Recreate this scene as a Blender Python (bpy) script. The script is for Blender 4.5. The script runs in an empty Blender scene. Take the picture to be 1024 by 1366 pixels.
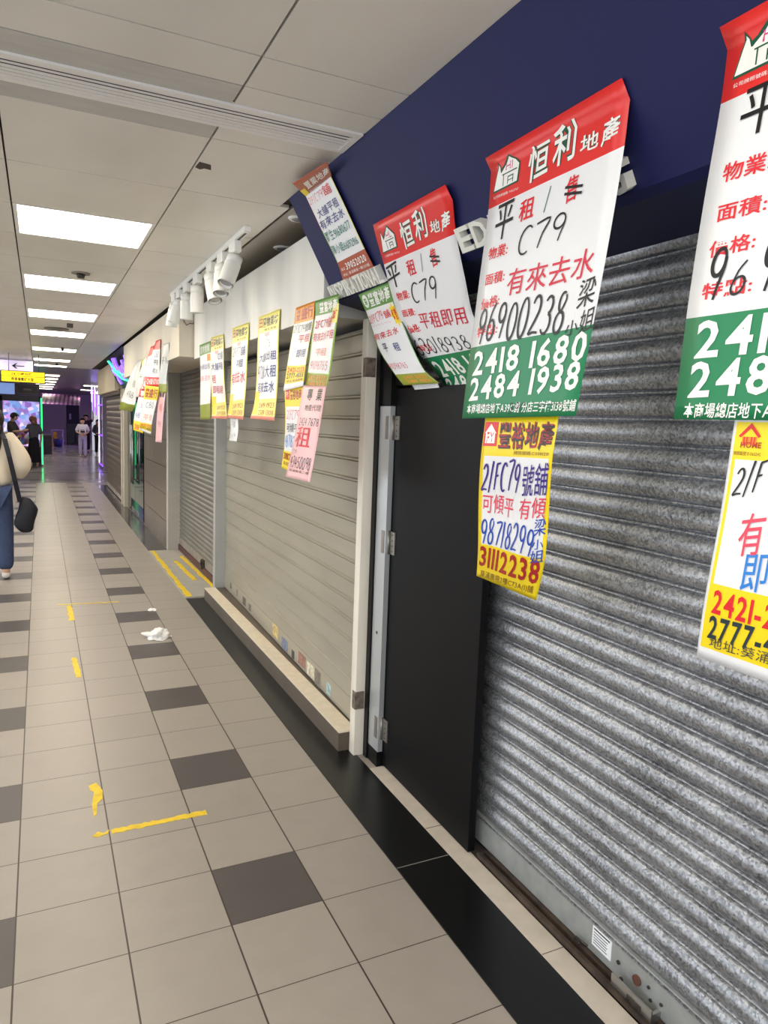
import bpy, bmesh, math, random
from mathutils import Vector, Matrix
random.seed(7)
SC = bpy.context.scene
C = SC.collection
PI = math.pi
# ---------------------------------------------------------------- camera
CAM_H = 1.5532
F_PX = 949.26
def cam_matrix():
    rx, ry, rz = .1224, -.4515, .0378
    c, s = math.cos, math.sin
    Rx = Matrix(((1,0,0),(0,c(rx),-s(rx)),(0,s(rx),c(rx))))
    Ry = Matrix(((c(ry),0,s(ry)),(0,1,0),(-s(ry),0,c(ry))))
    Rz = Matrix(((c(rz),-s(rz),0),(s(rz),c(rz),0),(0,0,1)))
    M = Rz @ Rx @ Ry
    def w(r): return Vector((r[0], r[2], -r[1]))
    right, down, fwd = w(M[0]), w(M[1]), w(M[2])
    m = Matrix((right, -down, -fwd)).transposed().to_4x4()
    m.translation = Vector((0, 0, CAM_H))
    return m
cd = bpy.data.cameras.new('camera'); cam = bpy.data.objects.new('camera', cd); C.objects.link(cam)
cam.matrix_world = cam_matrix()
cd.sensor_fit = 'HORIZONTAL'; cd.sensor_width = 36; cd.lens = 36 * F_PX / 1024; cd.clip_start = .02; cd.clip_end = 200
SC.camera = cam
# ---------------------------------------------------------------- world, exposure, lamp strengths
SC.view_settings.view_transform = 'Standard'; SC.view_settings.look = 'None'
SC.view_settings.gamma = 1; SC.view_settings.use_curve_mapping = False
SC.view_settings.exposure = 0.3
W = bpy.data.worlds.new('world'); SC.world = W; W.use_nodes = True
W.node_tree.nodes['Background'].inputs[0].default_value = (.90, .95, 1, 1)
W.node_tree.nodes['Background'].inputs[1].default_value = 2.2
PANEL_STRENGTH = 10.0         # the lit ceiling panels down the corridor
PANEL_STRENGTH_SIDE = 11.0    # an added second row of panels, unseen left of the frame
# ---------------------------------------------------------------- materials
def lin(c):
    return tuple(((x/255)/12.92 if x/255 <= .04045 else ((x/255+.055)/1.055)**2.4) for x in c)
MATS = {}
def mat(name, rgb, rough=.5, metal=0, var=0, scale=8, bump=0, bscale=60, spec=.5, stretch=None, emit=None, estr=0, coat=0):
    if name in MATS: return MATS[name]
    m = bpy.data.materials.new(name); MATS[name] = m; m.use_nodes = True
    nt = m.node_tree; b = nt.nodes['Principled BSDF']
    col = lin(rgb) + (1,)
    b.inputs['Base Color'].default_value = col
    b.inputs['Roughness'].default_value = rough; b.inputs['Metallic'].default_value = metal
    b.inputs['Specular IOR Level'].default_value = spec
    if coat: b.inputs['Coat Weight'].default_value = coat
    if emit:
        b.inputs['Emission Color'].default_value = lin(emit) + (1,); b.inputs['Emission Strength'].default_value = estr
    if var or bump:
        tc = nt.nodes.new('ShaderNodeTexCoord'); mp = nt.nodes.new('ShaderNodeMapping')
        nt.links.new(tc.outputs['Object'], mp.inputs[0])
        if stretch: mp.inputs['Scale'].default_value = stretch
    if var:
        n = nt.nodes.new('ShaderNodeTexNoise'); n.inputs['Scale'].default_value = scale; n.inputs['Detail'].default_value = 6
        nt.links.new(mp.outputs[0], n.inputs['Vector'])
        r = nt.nodes.new('ShaderNodeValToRGB')
        r.color_ramp.elements[0].position = .3; r.color_ramp.elements[1].position = .7
        lo = tuple(max(0, x*(1-var)) for x in col[:3]); hi = tuple(min(1, x*(1+var)) for x in col[:3])
        r.color_ramp.elements[0].color = lo+(1,); r.color_ramp.elements[1].color = hi+(1,)
        nt.links.new(n.outputs['Fac'], r.inputs[0]); nt.links.new(r.outputs[0], b.inputs['Base Color'])
    if bump:
        n2 = nt.nodes.new('ShaderNodeTexNoise'); n2.inputs['Scale'].default_value = bscale
        nt.links.new(mp.outputs[0], n2.inputs['Vector'])
        bp = nt.nodes.new('ShaderNodeBump'); bp.inputs['Strength'].default_value = bump; bp.inputs['Distance'].default_value = .002
        nt.links.new(n2.outputs['Fac'], bp.inputs['Height']); nt.links.new(bp.outputs[0], b.inputs['Normal'])
    return m
def colmat(name, rough=.4, spec=.5):
    """printed sheet: colour comes from the ink of each printed face"""
    if name in MATS: return MATS[name]
    m = bpy.data.materials.new(name); MATS[name] = m; m.use_nodes = True
    nt = m.node_tree; b = nt.nodes['Principled BSDF']
    a = nt.nodes.new('ShaderNodeVertexColor'); a.layer_name = 'ink'
    nt.links.new(a.outputs['Color'], b.inputs['Base Color'])
    b.inputs['Roughness'].default_value = rough; b.inputs['Specular IOR Level'].default_value = spec
    return m
def tile_floor_mat():
    m = bpy.data.materials.new('floor_tiles'); m.use_nodes = True; nt = m.node_tree; b = nt.nodes['Principled BSDF']
    N = nt.nodes.new; L = nt.links.new
    def math_(op, a, bb=None, c=None):
        n = N('ShaderNodeMath'); n.operation = op
        for i, x in enumerate((a, bb, c)):
            if x is None: continue
            if isinstance(x, (int, float)): n.inputs[i].default_value = x
            else: L(x, n.inputs[i])
        return n.outputs[0]
    tc = N('ShaderNodeTexCoord'); sp = N('ShaderNodeSeparateXYZ'); L(tc.outputs['Object'], sp.inputs[0])
    col = math_('MULTIPLY_ADD', sp.outputs[0], 1/.3, 1.3201 + 30)
    row = math_('MULTIPLY_ADD', sp.outputs[1], 1/.29304, -8.8452 + 30)
    ci, ri = math_('FLOOR', col), math_('FLOOR', row)
    cf, rf = math_('FRACT', col), math_('FRACT', row)
    dark = math_('MULTIPLY', math_('LESS_THAN', math_('MODULO', ci, 3.0), .5), math_('COMPARE', math_('MODULO', ri, 3.0), 1.0, .3))
    gx = math_('LESS_THAN', math_('MINIMUM', cf, math_('SUBTRACT', 1, cf)), .0085)
    gy = math_('LESS_THAN', math_('MINIMUM', rf, math_('SUBTRACT', 1, rf)), .0055)
    gr = math_('MAXIMUM', gx, gy)
    wn = N('ShaderNodeTexWhiteNoise'); wn.noise_dimensions = '2D'
    cv = N('ShaderNodeCombineXYZ'); L(ci, cv.inputs[0]); L(ri, cv.inputs[1]); L(cv.outputs[0], wn.inputs['Vector'])
    ns = N('ShaderNodeTexNoise'); ns.inputs['Scale'].default_value = 9; ns.inputs['Detail'].default_value = 8; L(tc.outputs['Object'], ns.inputs['Vector'])
    v = math_('ADD', math_('MULTIPLY_ADD', wn.outputs['Value'], .07, .92), math_('MULTIPLY_ADD', ns.outputs['Fac'], .16, -.08))
    mx = N('ShaderNodeMix'); mx.data_type = 'RGBA'; mx.inputs[6].default_value = lin((167,159,151))+(1,); mx.inputs[7].default_value = lin((88,83,82))+(1,)
    L(dark, mx.inputs[0])
    ml = N('ShaderNodeMix'); ml.data_type = 'RGBA'; ml.blend_type = 'MULTIPLY'; ml.inputs[0].default_value = 1
    L(mx.outputs[2], ml.inputs[6]); L(v, ml.inputs[7])
    mg = N('ShaderNodeMix'); mg.data_type = 'RGBA'; mg.inputs[7].default_value = lin((66,56,52))+(1,)
    L(gr, mg.inputs[0]); L(ml.outputs[2], mg.inputs[6]); L(mg.outputs[2], b.inputs['Base Color'])
    rg = math_('MULTIPLY_ADD', ns.outputs['Fac'], .18, .24); L(rg, b.inputs['Roughness'])
    bp = N('ShaderNodeBump'); bp.inputs['Strength'].default_value = .5; bp.inputs['Distance'].default_value = .002; bp.invert = True
    L(gr, bp.inputs['Height']); L(bp.outputs[0], b.inputs['Normal'])
    b.inputs['Specular IOR Level'].default_value = .45
    return m
def galv_mat(name, lo, hi, rough=.42, metal=.75):
    m = bpy.data.materials.new(name); MATS[name] = m; m.use_nodes = True; nt = m.node_tree; b = nt.nodes['Principled BSDF']
    tc = nt.nodes.new('ShaderNodeTexCoord')
    v = nt.nodes.new('ShaderNodeTexVoronoi'); v.inputs['Scale'].default_value = 170
    nd = nt.nodes.new('ShaderNodeTexNoise'); nd.inputs['Scale'].default_value = 60; nd.inputs['Detail'].default_value = 4
    ad = nt.nodes.new('ShaderNodeVectorMath'); ad.operation = 'MULTIPLY_ADD'; ad.inputs[1].default_value = (.012,.012,.012)
    nt.links.new(tc.outputs['Object'], nd.inputs['Vector'])
    nt.links.new(nd.outputs['Color'], ad.inputs[0]); nt.links.new(tc.outputs['Object'], ad.inputs[2]); nt.links.new(ad.outputs[0], v.inputs['Vector'])
    n = nt.nodes.new('ShaderNodeTexNoise'); n.inputs['Scale'].default_value = 5; n.inputs['Detail'].default_value = 8; nt.links.new(tc.outputs['Object'], n.inputs['Vector'])
    sx = nt.nodes.new('ShaderNodeSeparateColor'); nt.links.new(v.outputs['Color'], sx.inputs[0])
    mix = nt.nodes.new('ShaderNodeMath'); mix.operation = 'MULTIPLY_ADD'; mix.inputs[1].default_value = .6
    sc = nt.nodes.new('ShaderNodeMath'); sc.operation = 'MULTIPLY_ADD'; sc.inputs[1].default_value = .6; sc.inputs[2].default_value = -.1
    nt.links.new(n.outputs['Fac'], sc.inputs[0]); nt.links.new(sx.outputs[0], mix.inputs[0]); nt.links.new(sc.outputs[0], mix.inputs[2])
    r = nt.nodes.new('ShaderNodeValToRGB'); r.color_ramp.elements[0].color = lin(lo)+(1,); r.color_ramp.elements[1].color = lin(hi)+(1,)
    nt.links.new(mix.outputs[0], r.inputs[0]); nt.links.new(r.outputs[0], b.inputs['Base Color'])
    rr = nt.nodes.new('ShaderNodeMath'); rr.operation = 'MULTIPLY_ADD'; rr.inputs[1].default_value = .22; rr.inputs[2].default_value = rough-.11
    nt.links.new(mix.outputs[0], rr.inputs[0]); nt.links.new(rr.outputs[0], b.inputs['Roughness'])
    b.inputs['Metallic'].default_value = metal
    return m
# ---------------------------------------------------------------- object helpers
def setp(o, label=None, cat=None, group=None, kind=None):
    if label: o['label'] = label
    if cat: o['category'] = cat
    if group: o['group'] = group
    if kind: o['kind'] = kind
    return o
def empty(name, loc, label=None, cat=None, group=None, rz=0, kind=None):
    o = bpy.data.objects.new(name, None); C.objects.link(o); o.location = loc; o.rotation_euler = (0,0,rz); o.empty_display_size = .1
    return setp(o, label, cat, group, kind)
class MB:
    def __init__(s): s.v=[]; s.f=[]; s.c=[]; s.m=[]; s.sm=[]
    def add(s, vs, fs, col=None, mi=0, smooth=False):
        k=len(s.v); s.v += [tuple(v) for v in vs]
        for f in fs: s.f.append(tuple(i+k for i in f)); s.c.append(col); s.m.append(mi); s.sm.append(smooth)
        return s
    def box(s, x0,x1,y0,y1,z0,z1, col=None, mi=0):
        vs=[(x,y,z) for z in (z0,z1) for y in (y0,y1) for x in (x0,x1)]
        return s.add(vs,[(0,2,3,1),(4,5,7,6),(0,1,5,4),(2,6,7,3),(0,4,6,2),(1,3,7,5)],col,mi)
    def prism(s, pts, axis, a, b, col=None, mi=0):
        """pts: 2D polygon; axis 'x','y','z' extruded from a to b"""
        def P(p,t):
            if axis=='y': return (p[0],t,p[1])
            if axis=='x': return (t,p[0],p[1])
            return (p[0],p[1],t)
        n=len(pts); vs=[P(p,a) for p in pts]+[P(p,b) for p in pts]
        fs=[tuple(range(n)),tuple(range(2*n-1,n-1,-1))]+[(i,(i+1)%n,(i+1)%n+n,i+n) for i in range(n)]
        return s.add(vs,fs,col,mi)
    def tube(s, p0, p1, r0, r1=None, n=12, cap=True, col=None, mi=0):
        r1 = r0 if r1 is None else r1
        p0,p1=Vector(p0),Vector(p1); d=(p1-p0).normalized(); a=d.orthogonal().normalized(); b=d.cross(a)
        vs=[p0+(a*math.cos(2*PI*i/n)+b*math.sin(2*PI*i/n))*r0 for i in range(n)]+[p1+(a*math.cos(2*PI*i/n)+b*math.sin(2*PI*i/n))*r1 for i in range(n)]
        s.add(vs,[(i,(i+1)%n,(i+1)%n+n,i+n) for i in range(n)],col,mi,True)
        if cap: s.add(vs,[tuple(range(n-1,-1,-1)),tuple(range(n,2*n))],col,mi)
        return s
    def sphere(s, c, r, sc=(1,1,1), n=12, col=None, mi=0, rot=None):
        vs=[];fs=[]
        for i in range(n//2+1):
            th=PI*i/(n//2)
            for j in range(n):
                p=Vector((math.sin(th)*math.cos(2*PI*j/n)*r*sc[0], math.sin(th)*math.sin(2*PI*j/n)*r*sc[1], math.cos(th)*r*sc[2]))
                if rot: p=rot@p
                vs.append(p+Vector(c))
        for i in range(n//2):
            for j in range(n): fs.append((i*n+j,(i+1)*n+j,(i+1)*n+(j+1)%n,i*n+(j+1)%n))
        return s.add(vs,fs,col,mi,True)
    def build(s, name, mats, parent=None, bevel=0, loc=None, label=None, cat=None, group=None, kind=None):
        me=bpy.data.meshes.new(name); me.from_pydata(s.v,[],s.f)
        if not isinstance(mats,(list,tuple)): mats=[mats]
        for m in mats: me.materials.append(m)
        me.polygons.foreach_set('material_index', s.m); me.polygons.foreach_set('use_smooth', s.sm)
        if any(c is not None for c in s.c):
            at=me.color_attributes.new('ink','FLOAT_COLOR','CORNER')
            for p in me.polygons:
                c=s.c[p.index] or (1,1,1)
                for li in p.loop_indices: at.data[li].color=tuple(c[:3])+(1,)
        bm=bmesh.new(); bm.from_mesh(me); bmesh.ops.remove_doubles(bm,verts=bm.verts,dist=1e-6) if not any(c is not None for c in s.c) else None
        bmesh.ops.recalc_face_normals(bm,faces=bm.faces); bm.to_mesh(me); bm.free()
        o=bpy.data.objects.new(name,me); C.objects.link(o)
        if loc: o.location=loc
        if parent: o.parent=parent
        if bevel:
            b=o.modifiers.new('bevel','BEVEL'); b.width=bevel; b.segments=2; b.limit_method='ANGLE'
        return setp(o,label,cat,group,kind)
def box(name, x0,x1,y0,y1,z0,z1, m, parent=None, bevel=0, **k):
    return MB().box(x0,x1,y0,y1,z0,z1).build(name,m,parent,bevel,**k)
def struct(name, x0,x1,y0,y1,z0,z1, m, parent=None, bevel=0):
    return box(name,x0,x1,y0,y1,z0,z1,m,parent,bevel,kind='structure')
# ---------------------------------------------------------------- lettering
GL={}
OFFS={'print':0.0,'pen':.003,'thin':-.012,'bold':.022,'brush':.014,'serif':.016,'out':.045}
def glyphs(pairs):
    """outline every (character, style) as a flat mesh"""
    todo=[p for p in set(pairs) if p not in GL and p[0]!=' ']
    obs=[]
    for ch,st in todo:
        cu=bpy.data.curves.new('g','FONT'); cu.body=ch; cu.size=1; cu.offset=OFFS[st]; cu.resolution_u=2; cu.fill_mode='BOTH'
        o=bpy.data.objects.new('g',cu); C.objects.link(o); obs.append(o)
    bpy.context.view_layer.update(); dg=bpy.context.evaluated_depsgraph_get()
    for (ch,st),o in zip(todo,obs):
        me=bpy.data.meshes.new_from_object(o.evaluated_get(dg))
        vs=[(v.co.x,v.co.y) for v in me.vertices]; fs=[tuple(p.vertices) for p in me.polygons]
        GL[(ch,st)]=(vs,fs); bpy.data.meshes.remove(me)
    for o in obs:
        cu=o.data; bpy.data.objects.remove(o); bpy.data.curves.remove(cu)
def arc(cx,cy,rx,ry,a0,a1,n=12):
    return [(cx+rx*math.cos(math.radians(a0+(a1-a0)*i/n)), cy+ry*math.sin(math.radians(a0+(a1-a0)*i/n))) for i in range(n+1)]
HAND={ # marker strokes, x right, y up, unit box
'0':[arc(.5,.5,.4,.5,95,455,16)],
'1':[[(.42,.96),(.5,1.0),(.45,.5),(.4,0)]],
'2':[arc(.45,.72,.36,.27,160,-35,8)+[(.5,.35),(.1,.04),(.5,.07),(.98,.05)]],
'3':[arc(.42,.76,.34,.23,150,-75,8)+arc(.42,.27,.4,.27,80,-150,9)],
'4':[[(.4,1),(.05,.4),(.95,.42)],[(.7,.8),(.62,0)]],
'5':[[(.9,.98),(.3,.97),(.2,.55)]+arc(.42,.3,.42,.3,110,-140,9)],
'6':[[(.72,1),(.35,.75)]+arc(.5,.27,.38,.27,165,520,14)],
'7':[[(.05,.93),(.95,.98),(.6,.5),(.42,0)]],
'8':[arc(.5,.76,.3,.23,60,270,8)+arc(.5,.26,.38,.26,90,-250,12)+[(.5,.53),(.78,.8),(.7,.93)]],
'9':[arc(.48,.73,.36,.26,20,380,14)+[(.84,.6),(.68,.25),(.6,0)]],
'C':[arc(.6,.5,.5,.5,50,300,14)],
'F':[[(.35,.95),(.22,0)],[(.3,.95),(.95,1)],[(.28,.52),(.75,.55)]],
'/':[[(.8,1.1),(.25,-.1)]],'-':[[(.2,.5),(.8,.5)]],
'~':[[(0,.3),(.25,.8),(.5,.4),(.75,.1),(1,.5)]],
}
def smooth_line(p, k=3):
    if len(p)<3: return p
    out=[]
    for i in range(len(p)-1):
        a=p[max(0,i-1)];b=p[i];c=p[i+1];d=p[min(len(p)-1,i+2)]
        for j in range(k):
            t=j/k
            out.append(tuple(.5*((2*b[q])+(-a[q]+c[q])*t+(2*a[q]-5*b[q]+4*c[q]-d[q])*t*t+(-a[q]+3*b[q]-3*c[q]+d[q])*t**3) for q in (0,1)))
    out.append(p[-1]); return out
def cjk(ch): return ord(ch)>0x2e00
def layout(st, style, aspect=1.0):
    """(verts in the unit box, faces) of a run of characters; aspect = box width / height"""
    V=[];Fc=[]
    if style=='stroke' or all(c in '~' for c in st):
        n=len(st); adv=[{'1':.62,'/':.6,' ':.5,'-':.6}.get(c,1.0) for c in st]; tot=sum(adv); x=0
        w=.040
        for c,a in zip(st,adv):
            jx=random.uniform(-.03,.03); jy=random.uniform(-.05,.05); sc=random.uniform(.93,1.04)
            for ln in HAND.get(c,[]):
                q=smooth_line([((x+a*(.08+.84*px)*1.0+jx)/tot, (py*sc+jy)) for px,py in ln])
                q=[(px+.12*(py-.5)/max(aspect,.3),py) for px,py in q]
                L=[];
                for i,(px,py) in enumerate(q):
                    a0=q[max(0,i-1)];a1=q[min(len(q)-1,i+1)]
                    dx=(a1[0]-a0[0])*aspect;dy=a1[1]-a0[1];l=math.hypot(dx,dy) or 1
                    ww=w*(.75+.35*math.sin(PI*min(1,(i+1)/len(q))))
                    nx,ny=-dy/l*ww,dx/l*ww
                    L.append(((px+nx/aspect,py+ny),(px-nx/aspect,py-ny)))
                k=len(V)
                for a_,b_ in L: V+= [a_,b_]
                for i in range(len(L)-1): Fc.append((k+2*i,k+2*i+1,k+2*i+3,k+2*i+2))
            x+=a
        return V,Fc
    glyphs([(c,style) for c in st])
    if len(st)==1:
        vs,fs=GL[(st,style)]
        xs=[v[0] for v in vs]; ys=[v[1] for v in vs]; x0,x1,y0,y1=min(xs),max(xs),min(ys),max(ys)
        if st=='/': x0-=.1;x1+=.1
        return [((x-x0)/(x1-x0),(y-y0)/(y1-y0)) for x,y in vs],list(fs)
    mixed=any(cjk(c) for c in st); x=0; items=[]
    for c in st:
        if c==' ': x+=.32; continue
        vs,fs=GL[(c,style)]; xs=[v[0] for v in vs]; x0,x1=min(xs),max(xs)
        if cjk(c): items.append((x+.02-0*x0,vs,fs,True)); x+=1.02
        else: items.append((x+.06-x0,vs,fs,False)); x+=(x1-x0)+.12
    for ox,vs,fs,isc in items:
        k=len(V); jy=random.uniform(-.04,.04) if style=='pen' else 0
        for vx,vy in vs:
            y=(vy+.09)/.97 if mixed else vy/.73
            px=(vx+ox)/x
            if style=='pen': px+=.06*(y-.5)/max(1,len(st)); y+=jy
            V.append((px,y))
        Fc+= [tuple(i+k for i in f) for f in fs]
    return V,Fc
# ================================================================ materials of the place
M_ceil=mat('ceiling_panel',(228,226,218),.38,var=.08,scale=2.2,spec=.4,stretch=(1,.5,1))
M_ceil2=mat('ceiling_panel_grey',(194,193,189),.35,var=.08,scale=5,stretch=(1,6,1))
M_void=mat('ceiling_void',(60,55,50),.8)
M_white=mat('white_paint',(226,224,218),.55,var=.06,scale=3)
M_cream=mat('cream_paint',(214,206,190),.6,var=.08,scale=2.5,stretch=(1,1,.35))
M_wall=mat('wall_paint',(196,190,180),.7)
M_black=mat('black_granite',(12,13,15),.3,var=.3,scale=40,spec=.5)
M_door=mat('black_lacquer',(11,11,14),.5,var=.15,scale=6,spec=.15)
M_post=mat('black_post',(11,12,14),.4,spec=.2)
M_navy=mat('navy_board',(30,34,82),.55,spec=.25)
M_thresh=mat('threshold_stone',(206,196,184),.6,var=.08,scale=14)
M_rust=mat('rusty_channel',(70,58,50),.7,metal=.3,var=.5,scale=14)
M_galv=galv_mat('galvanised',(88,92,100),(208,211,217),.40,.8)
M_ivory=mat('ivory_slat',(164,159,145),.28,var=.10,scale=3,spec=.5,stretch=(1,.4,2),metal=.15)
M_recs=mat('grey_slat',(128,126,120),.4,metal=.4,var=.12,scale=4)
M_alu=mat('aluminium',(196,200,204),.35,metal=.55)
M_steel=mat('steel',(170,170,170),.3,metal=.9)
M_dsteel=mat('dark_steel',(80,76,72),.45,metal=.7,var=.4,scale=30)
M_wood=mat('white_painted_wood',(222,216,204),.6,var=.12,scale=9,stretch=(1,1,.2))
M_lamp=mat('lamp_white',(238,238,236),.35)
M_lens=mat('lamp_lens',(170,172,178),.15,metal=.4)
M_frame=mat('light_frame',(240,239,236),.5)
M_diff=mat('light_diffuser',(255,250,238),.6,emit=(255,243,218),estr=PANEL_STRENGTH)
M_diffs=mat('light_diffuser_side',(255,250,238),.6,emit=(255,248,236),estr=PANEL_STRENGTH_SIDE)
M_curb=mat('curb_stone',(94,84,74),.5,var=.12,scale=6)
M_tape=mat('yellow_tape',(240,206,40),.5,var=.12,scale=25)
M_ramp=mat('grey_ramp',(168,164,158),.6,var=.08,scale=8)
M_foam=mat('white_foam',(226,226,220),.7)
M_tissue=mat('tissue',(246,246,248),.8)
M_brown=mat('brown_stone',(112,100,90),.28,var=.12,scale=3)
M_beige=mat('beige_post',(196,186,168),.5)
# ================================================================ structure
fl=MB().box(-6,6,-4.5,17.3,-.06,0).build('floor',tile_floor_mat(),kind='structure')
M_cross=mat('crossing_floor',(196,190,194),.14,var=.08,scale=1.5)
struct('floor_crossing',-6,6,17.3,42,-.06,0,M_cross)
MB().box(-6,1.3,17.9,18.05,0,.003).box(-1.5,-1.42,18.05,42,0,.003).box(-6,6,20.2,20.28,0,.003).build('floor_inlay',mat('dark_inlay',(70,68,68),.2),kind='structure')
struct('floor_border',1.1025,1.315,-4.5,6.10,0,.004,M_black)
MB().box(1.1025,1.315,2.058,2.062,.004,.0045).box(1.1025,1.315,-.28,-.276,.004,.0045).build('floor_border_joint',mat('joint_grey',(120,116,112),.7),kind='structure')
struct('floor_border_far',1.10,1.31,8.44,16.7,0,.004,mat('dark_granite',(58,58,60),.12,var=.2,scale=20))
struct('floor_threshold',1.315,1.395,-4.5,2.76,0,.006,M_thresh)
MB().box(1.315,1.395,2.235,2.239,.006,.0065).box(1.315,1.395,1.52,1.523,.006,.0065).build('floor_threshold_joint',mat('joint_brown',(110,100,92),.7),kind='structure')
struct('recess_floor',1.10,1.5,6.12,8.42,0,.012,M_ramp)
# ceiling panels with real joints
cb=MB(); GX=[-.0995,.545]; k=-.0995
while k>-6: k-=.6445; GX.insert(0,k)
rowsY=[3.21+.625*n for n in range(-12,23)]
LIGHTS=[(-1.79,7),(.085,8),(3.84,0),(5.71,1),(7.58,2),(9.46,3),(11.96,4),(14.46,5),(16.33,6)]  # first two panels are added out of view to even the foreground light
LIGHTS=[(min(rowsY,key=lambda r:abs(r-y)),i) for y,i in LIGHTS]
lit=set(round(y,4) for y,_ in LIGHTS)
def cpanel(x0,x1,y0,y1,mi=0):
    g=.0035; cb.box(x0+g,x1-g,y0+g,y1-g,2.5,2.515,mi=mi)
xs=[x for x in GX if x>-6.3]
for j in range(len(rowsY)-1):
    y0,y1=rowsY[j],rowsY[j+1]
    spans=[(y0,y1,0)]
    if abs(y0-1.96)<.02: spans=[(y0,2.15,0),(2.15,2.28,1),(2.46,y1,1)]
    for i in range(len(xs)-1):
        for a,b,mi in spans:
            lightcell=abs(xs[i]+.0995)<.01 and round(y0,4) in lit
            sidecell=abs(xs[i]+1.3885)<.01 and j%3==(0 if True else 0) and y0<15
            if lightcell or sidecell: continue
            if abs(xs[i]+.0995)<.7 or xs[i]<.6: cpanel(xs[i],xs[i+1],a,b,mi)
    xe=.985 if y0<2.9 else 1.03
    for a,b,mi in spans: cpanel(.545,xe,a,b,0)
cb.build('ceiling',[M_ceil,M_ceil2],kind='structure')
struct('ceiling_void',-6,1.6,-4.5,17,2.52,2.56,M_void)
struct('ceiling_crossing',-6,6,16.9,42,2.5,2.56,mat('crossing_ceiling',(120,116,122),.3,metal=.2))
struct('ceiling_recess',1.04,1.55,3.10,6.1,2.5,2.515,mat('recess_panel',(150,143,132),.3,metal=.25,var=.08,scale=3))
for yy in (-4.0,4.0,12.0): struct('pillar_left',-2.6,-2.1,yy-.3,yy+.3,0,2.52,M_wall)
struct('wall_right',1.5,1.6,-4.5,17.3,0,2.52,mat('dark_wall',(70,68,66),.7))
struct('wall_crossing_left',-6.1,-6,17.3,42,0,2.52,mat('mauve_wall',(150,130,165),.6))
struct('wall_crossing_right',6,6.1,17.3,42,0,2.52,mat('mauve_wall',(150,130,165),.6))
struct('wall_far',-6,6,41,41.1,0,2.52,mat('purple_wall',(186,170,186),.6))
struct('wall_corner_left',-6,-2.1,17.3,17.4,0,2.52,M_wall)
struct('wall_corner_right',1.5,6,17.2,17.3,0,2.52,M_wall)
# bulkheads above the shutters
M_bulk=mat('bulkhead_paint',(222,221,218),.6,var=.07,scale=2.2,stretch=(1,2.5,.25))
struct('bulkhead',1.16,1.5,3.10,6.1,2.03,2.432,M_bulk,bevel=.003)
struct('bulkhead_far',1.04,1.5,6.12,10.4,2.045,2.47,M_cream,bevel=.004)
struct('bulkhead_end',1.17,1.5,13.2,17.2,1.96,2.47,mat('end_bulkhead',(190,176,150),.6),bevel=.004)
struct('pillar',1.315,1.5,8.43,8.55,0,2.05,mat('grey_post',(178,176,170),.5,var=.06,scale=5))
struct('pillar_between_shutters',1.335,1.46,6.05,6.13,0,2.03,mat('grey_post2',(176,178,178),.45,metal=.2,var=.05,scale=5))
# curb before the ivory shutter
cp=[(1.245,2.97),(1.46,2.97),(1.46,6.04),(1.245,6.04)]
MB().prism(cp,'z',0,.096).build('trim_1',M_curb,kind='structure')
MB().box(1.245,1.335,2.965,6.04,.096,.104).build('trim_2',mat('curb_top',(226,214,194),.55,var=.07,scale=20),kind='structure')
# ================================================================ blue signboard
sign=empty('signboard',(0,0,0),'long navy blue sloping signboard with raised white letters along its lower edge','signboard')
SX=lambda z: .98+.568*(2.5-z)
z0=2.092
MB().prism([(SX(2.499),2.499),(SX(z0),z0),(SX(z0)+.03,z0-.012),(1.0+.06,2.499)],'y',-2.5,3.07).build('sloping_board',M_navy,sign)
MB().prism([(SX(2.499)+.06,2.499),(SX(z0)+.03,z0-.011),(1.47,z0-.05),(1.47,2.499)],'y',3.045,3.068).build('end_panel',M_navy,sign)
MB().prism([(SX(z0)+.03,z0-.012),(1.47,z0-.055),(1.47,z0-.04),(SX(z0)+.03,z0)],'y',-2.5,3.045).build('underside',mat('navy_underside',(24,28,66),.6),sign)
sl=Vector((.568,0,-1)).normalized(); nn=Vector((-1,0,-.568)).normalized()
def foam(ch,y0,y1,h,zbase):
    glyphs([(ch,'bold')]); vs,fs=GL[(ch,'bold')]
    xs_=[v[0] for v in vs]; ys_=[v[1] for v in vs]; x0,x1,ya,yb=min(xs_),max(xs_),min(ys_),max(ys_)
    bm=bmesh.new(); bv=[bm.verts.new((v[0],v[1],0)) for v in vs]
    for f in fs:
        try: bm.faces.new([bv[i] for i in f])
        except ValueError: pass
    r=bmesh.ops.extrude_face_region(bm,geom=bm.faces[:])
    for v in [g for g in r['geom'] if isinstance(g,bmesh.types.BMVert)]: v.co.z=1
    b=Vector((SX(zbase),0,zbase))
    for v in bm.verts:
        fx=(v.co.x-x0)/(x1-x0); fy=(v.co.y-ya)/(yb-ya)
        p=b - sl*(fy*h) + nn*(v.co.z*.028+.0005); v.co=Vector((p.x, y0+(y1-y0)*fx, p.z))
    bmesh.ops.recalc_face_normals(bm,faces=bm.faces[:])
    me=bpy.data.meshes.new('letter'); bm.to_mesh(me); bm.free(); me.materials.append(M_foam)
    o=bpy.data.objects.new('letter',me); C.objects.link(o); o.parent=sign; o['label']='raised white letter'
y=3.035
for ch in 'INSPIRATIONAL':
    w=.018 if ch=='I' else .040
    foam(ch,y,y-w,.066,2.100); y-=w+.006
for ch,a,b in (('E',1.955,1.885),('D',1.875,1.80),('I',1.775,1.75),('N',1.725,1.65),('G',1.33,1.262)): foam(ch,a,b,.075,2.098)
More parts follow.
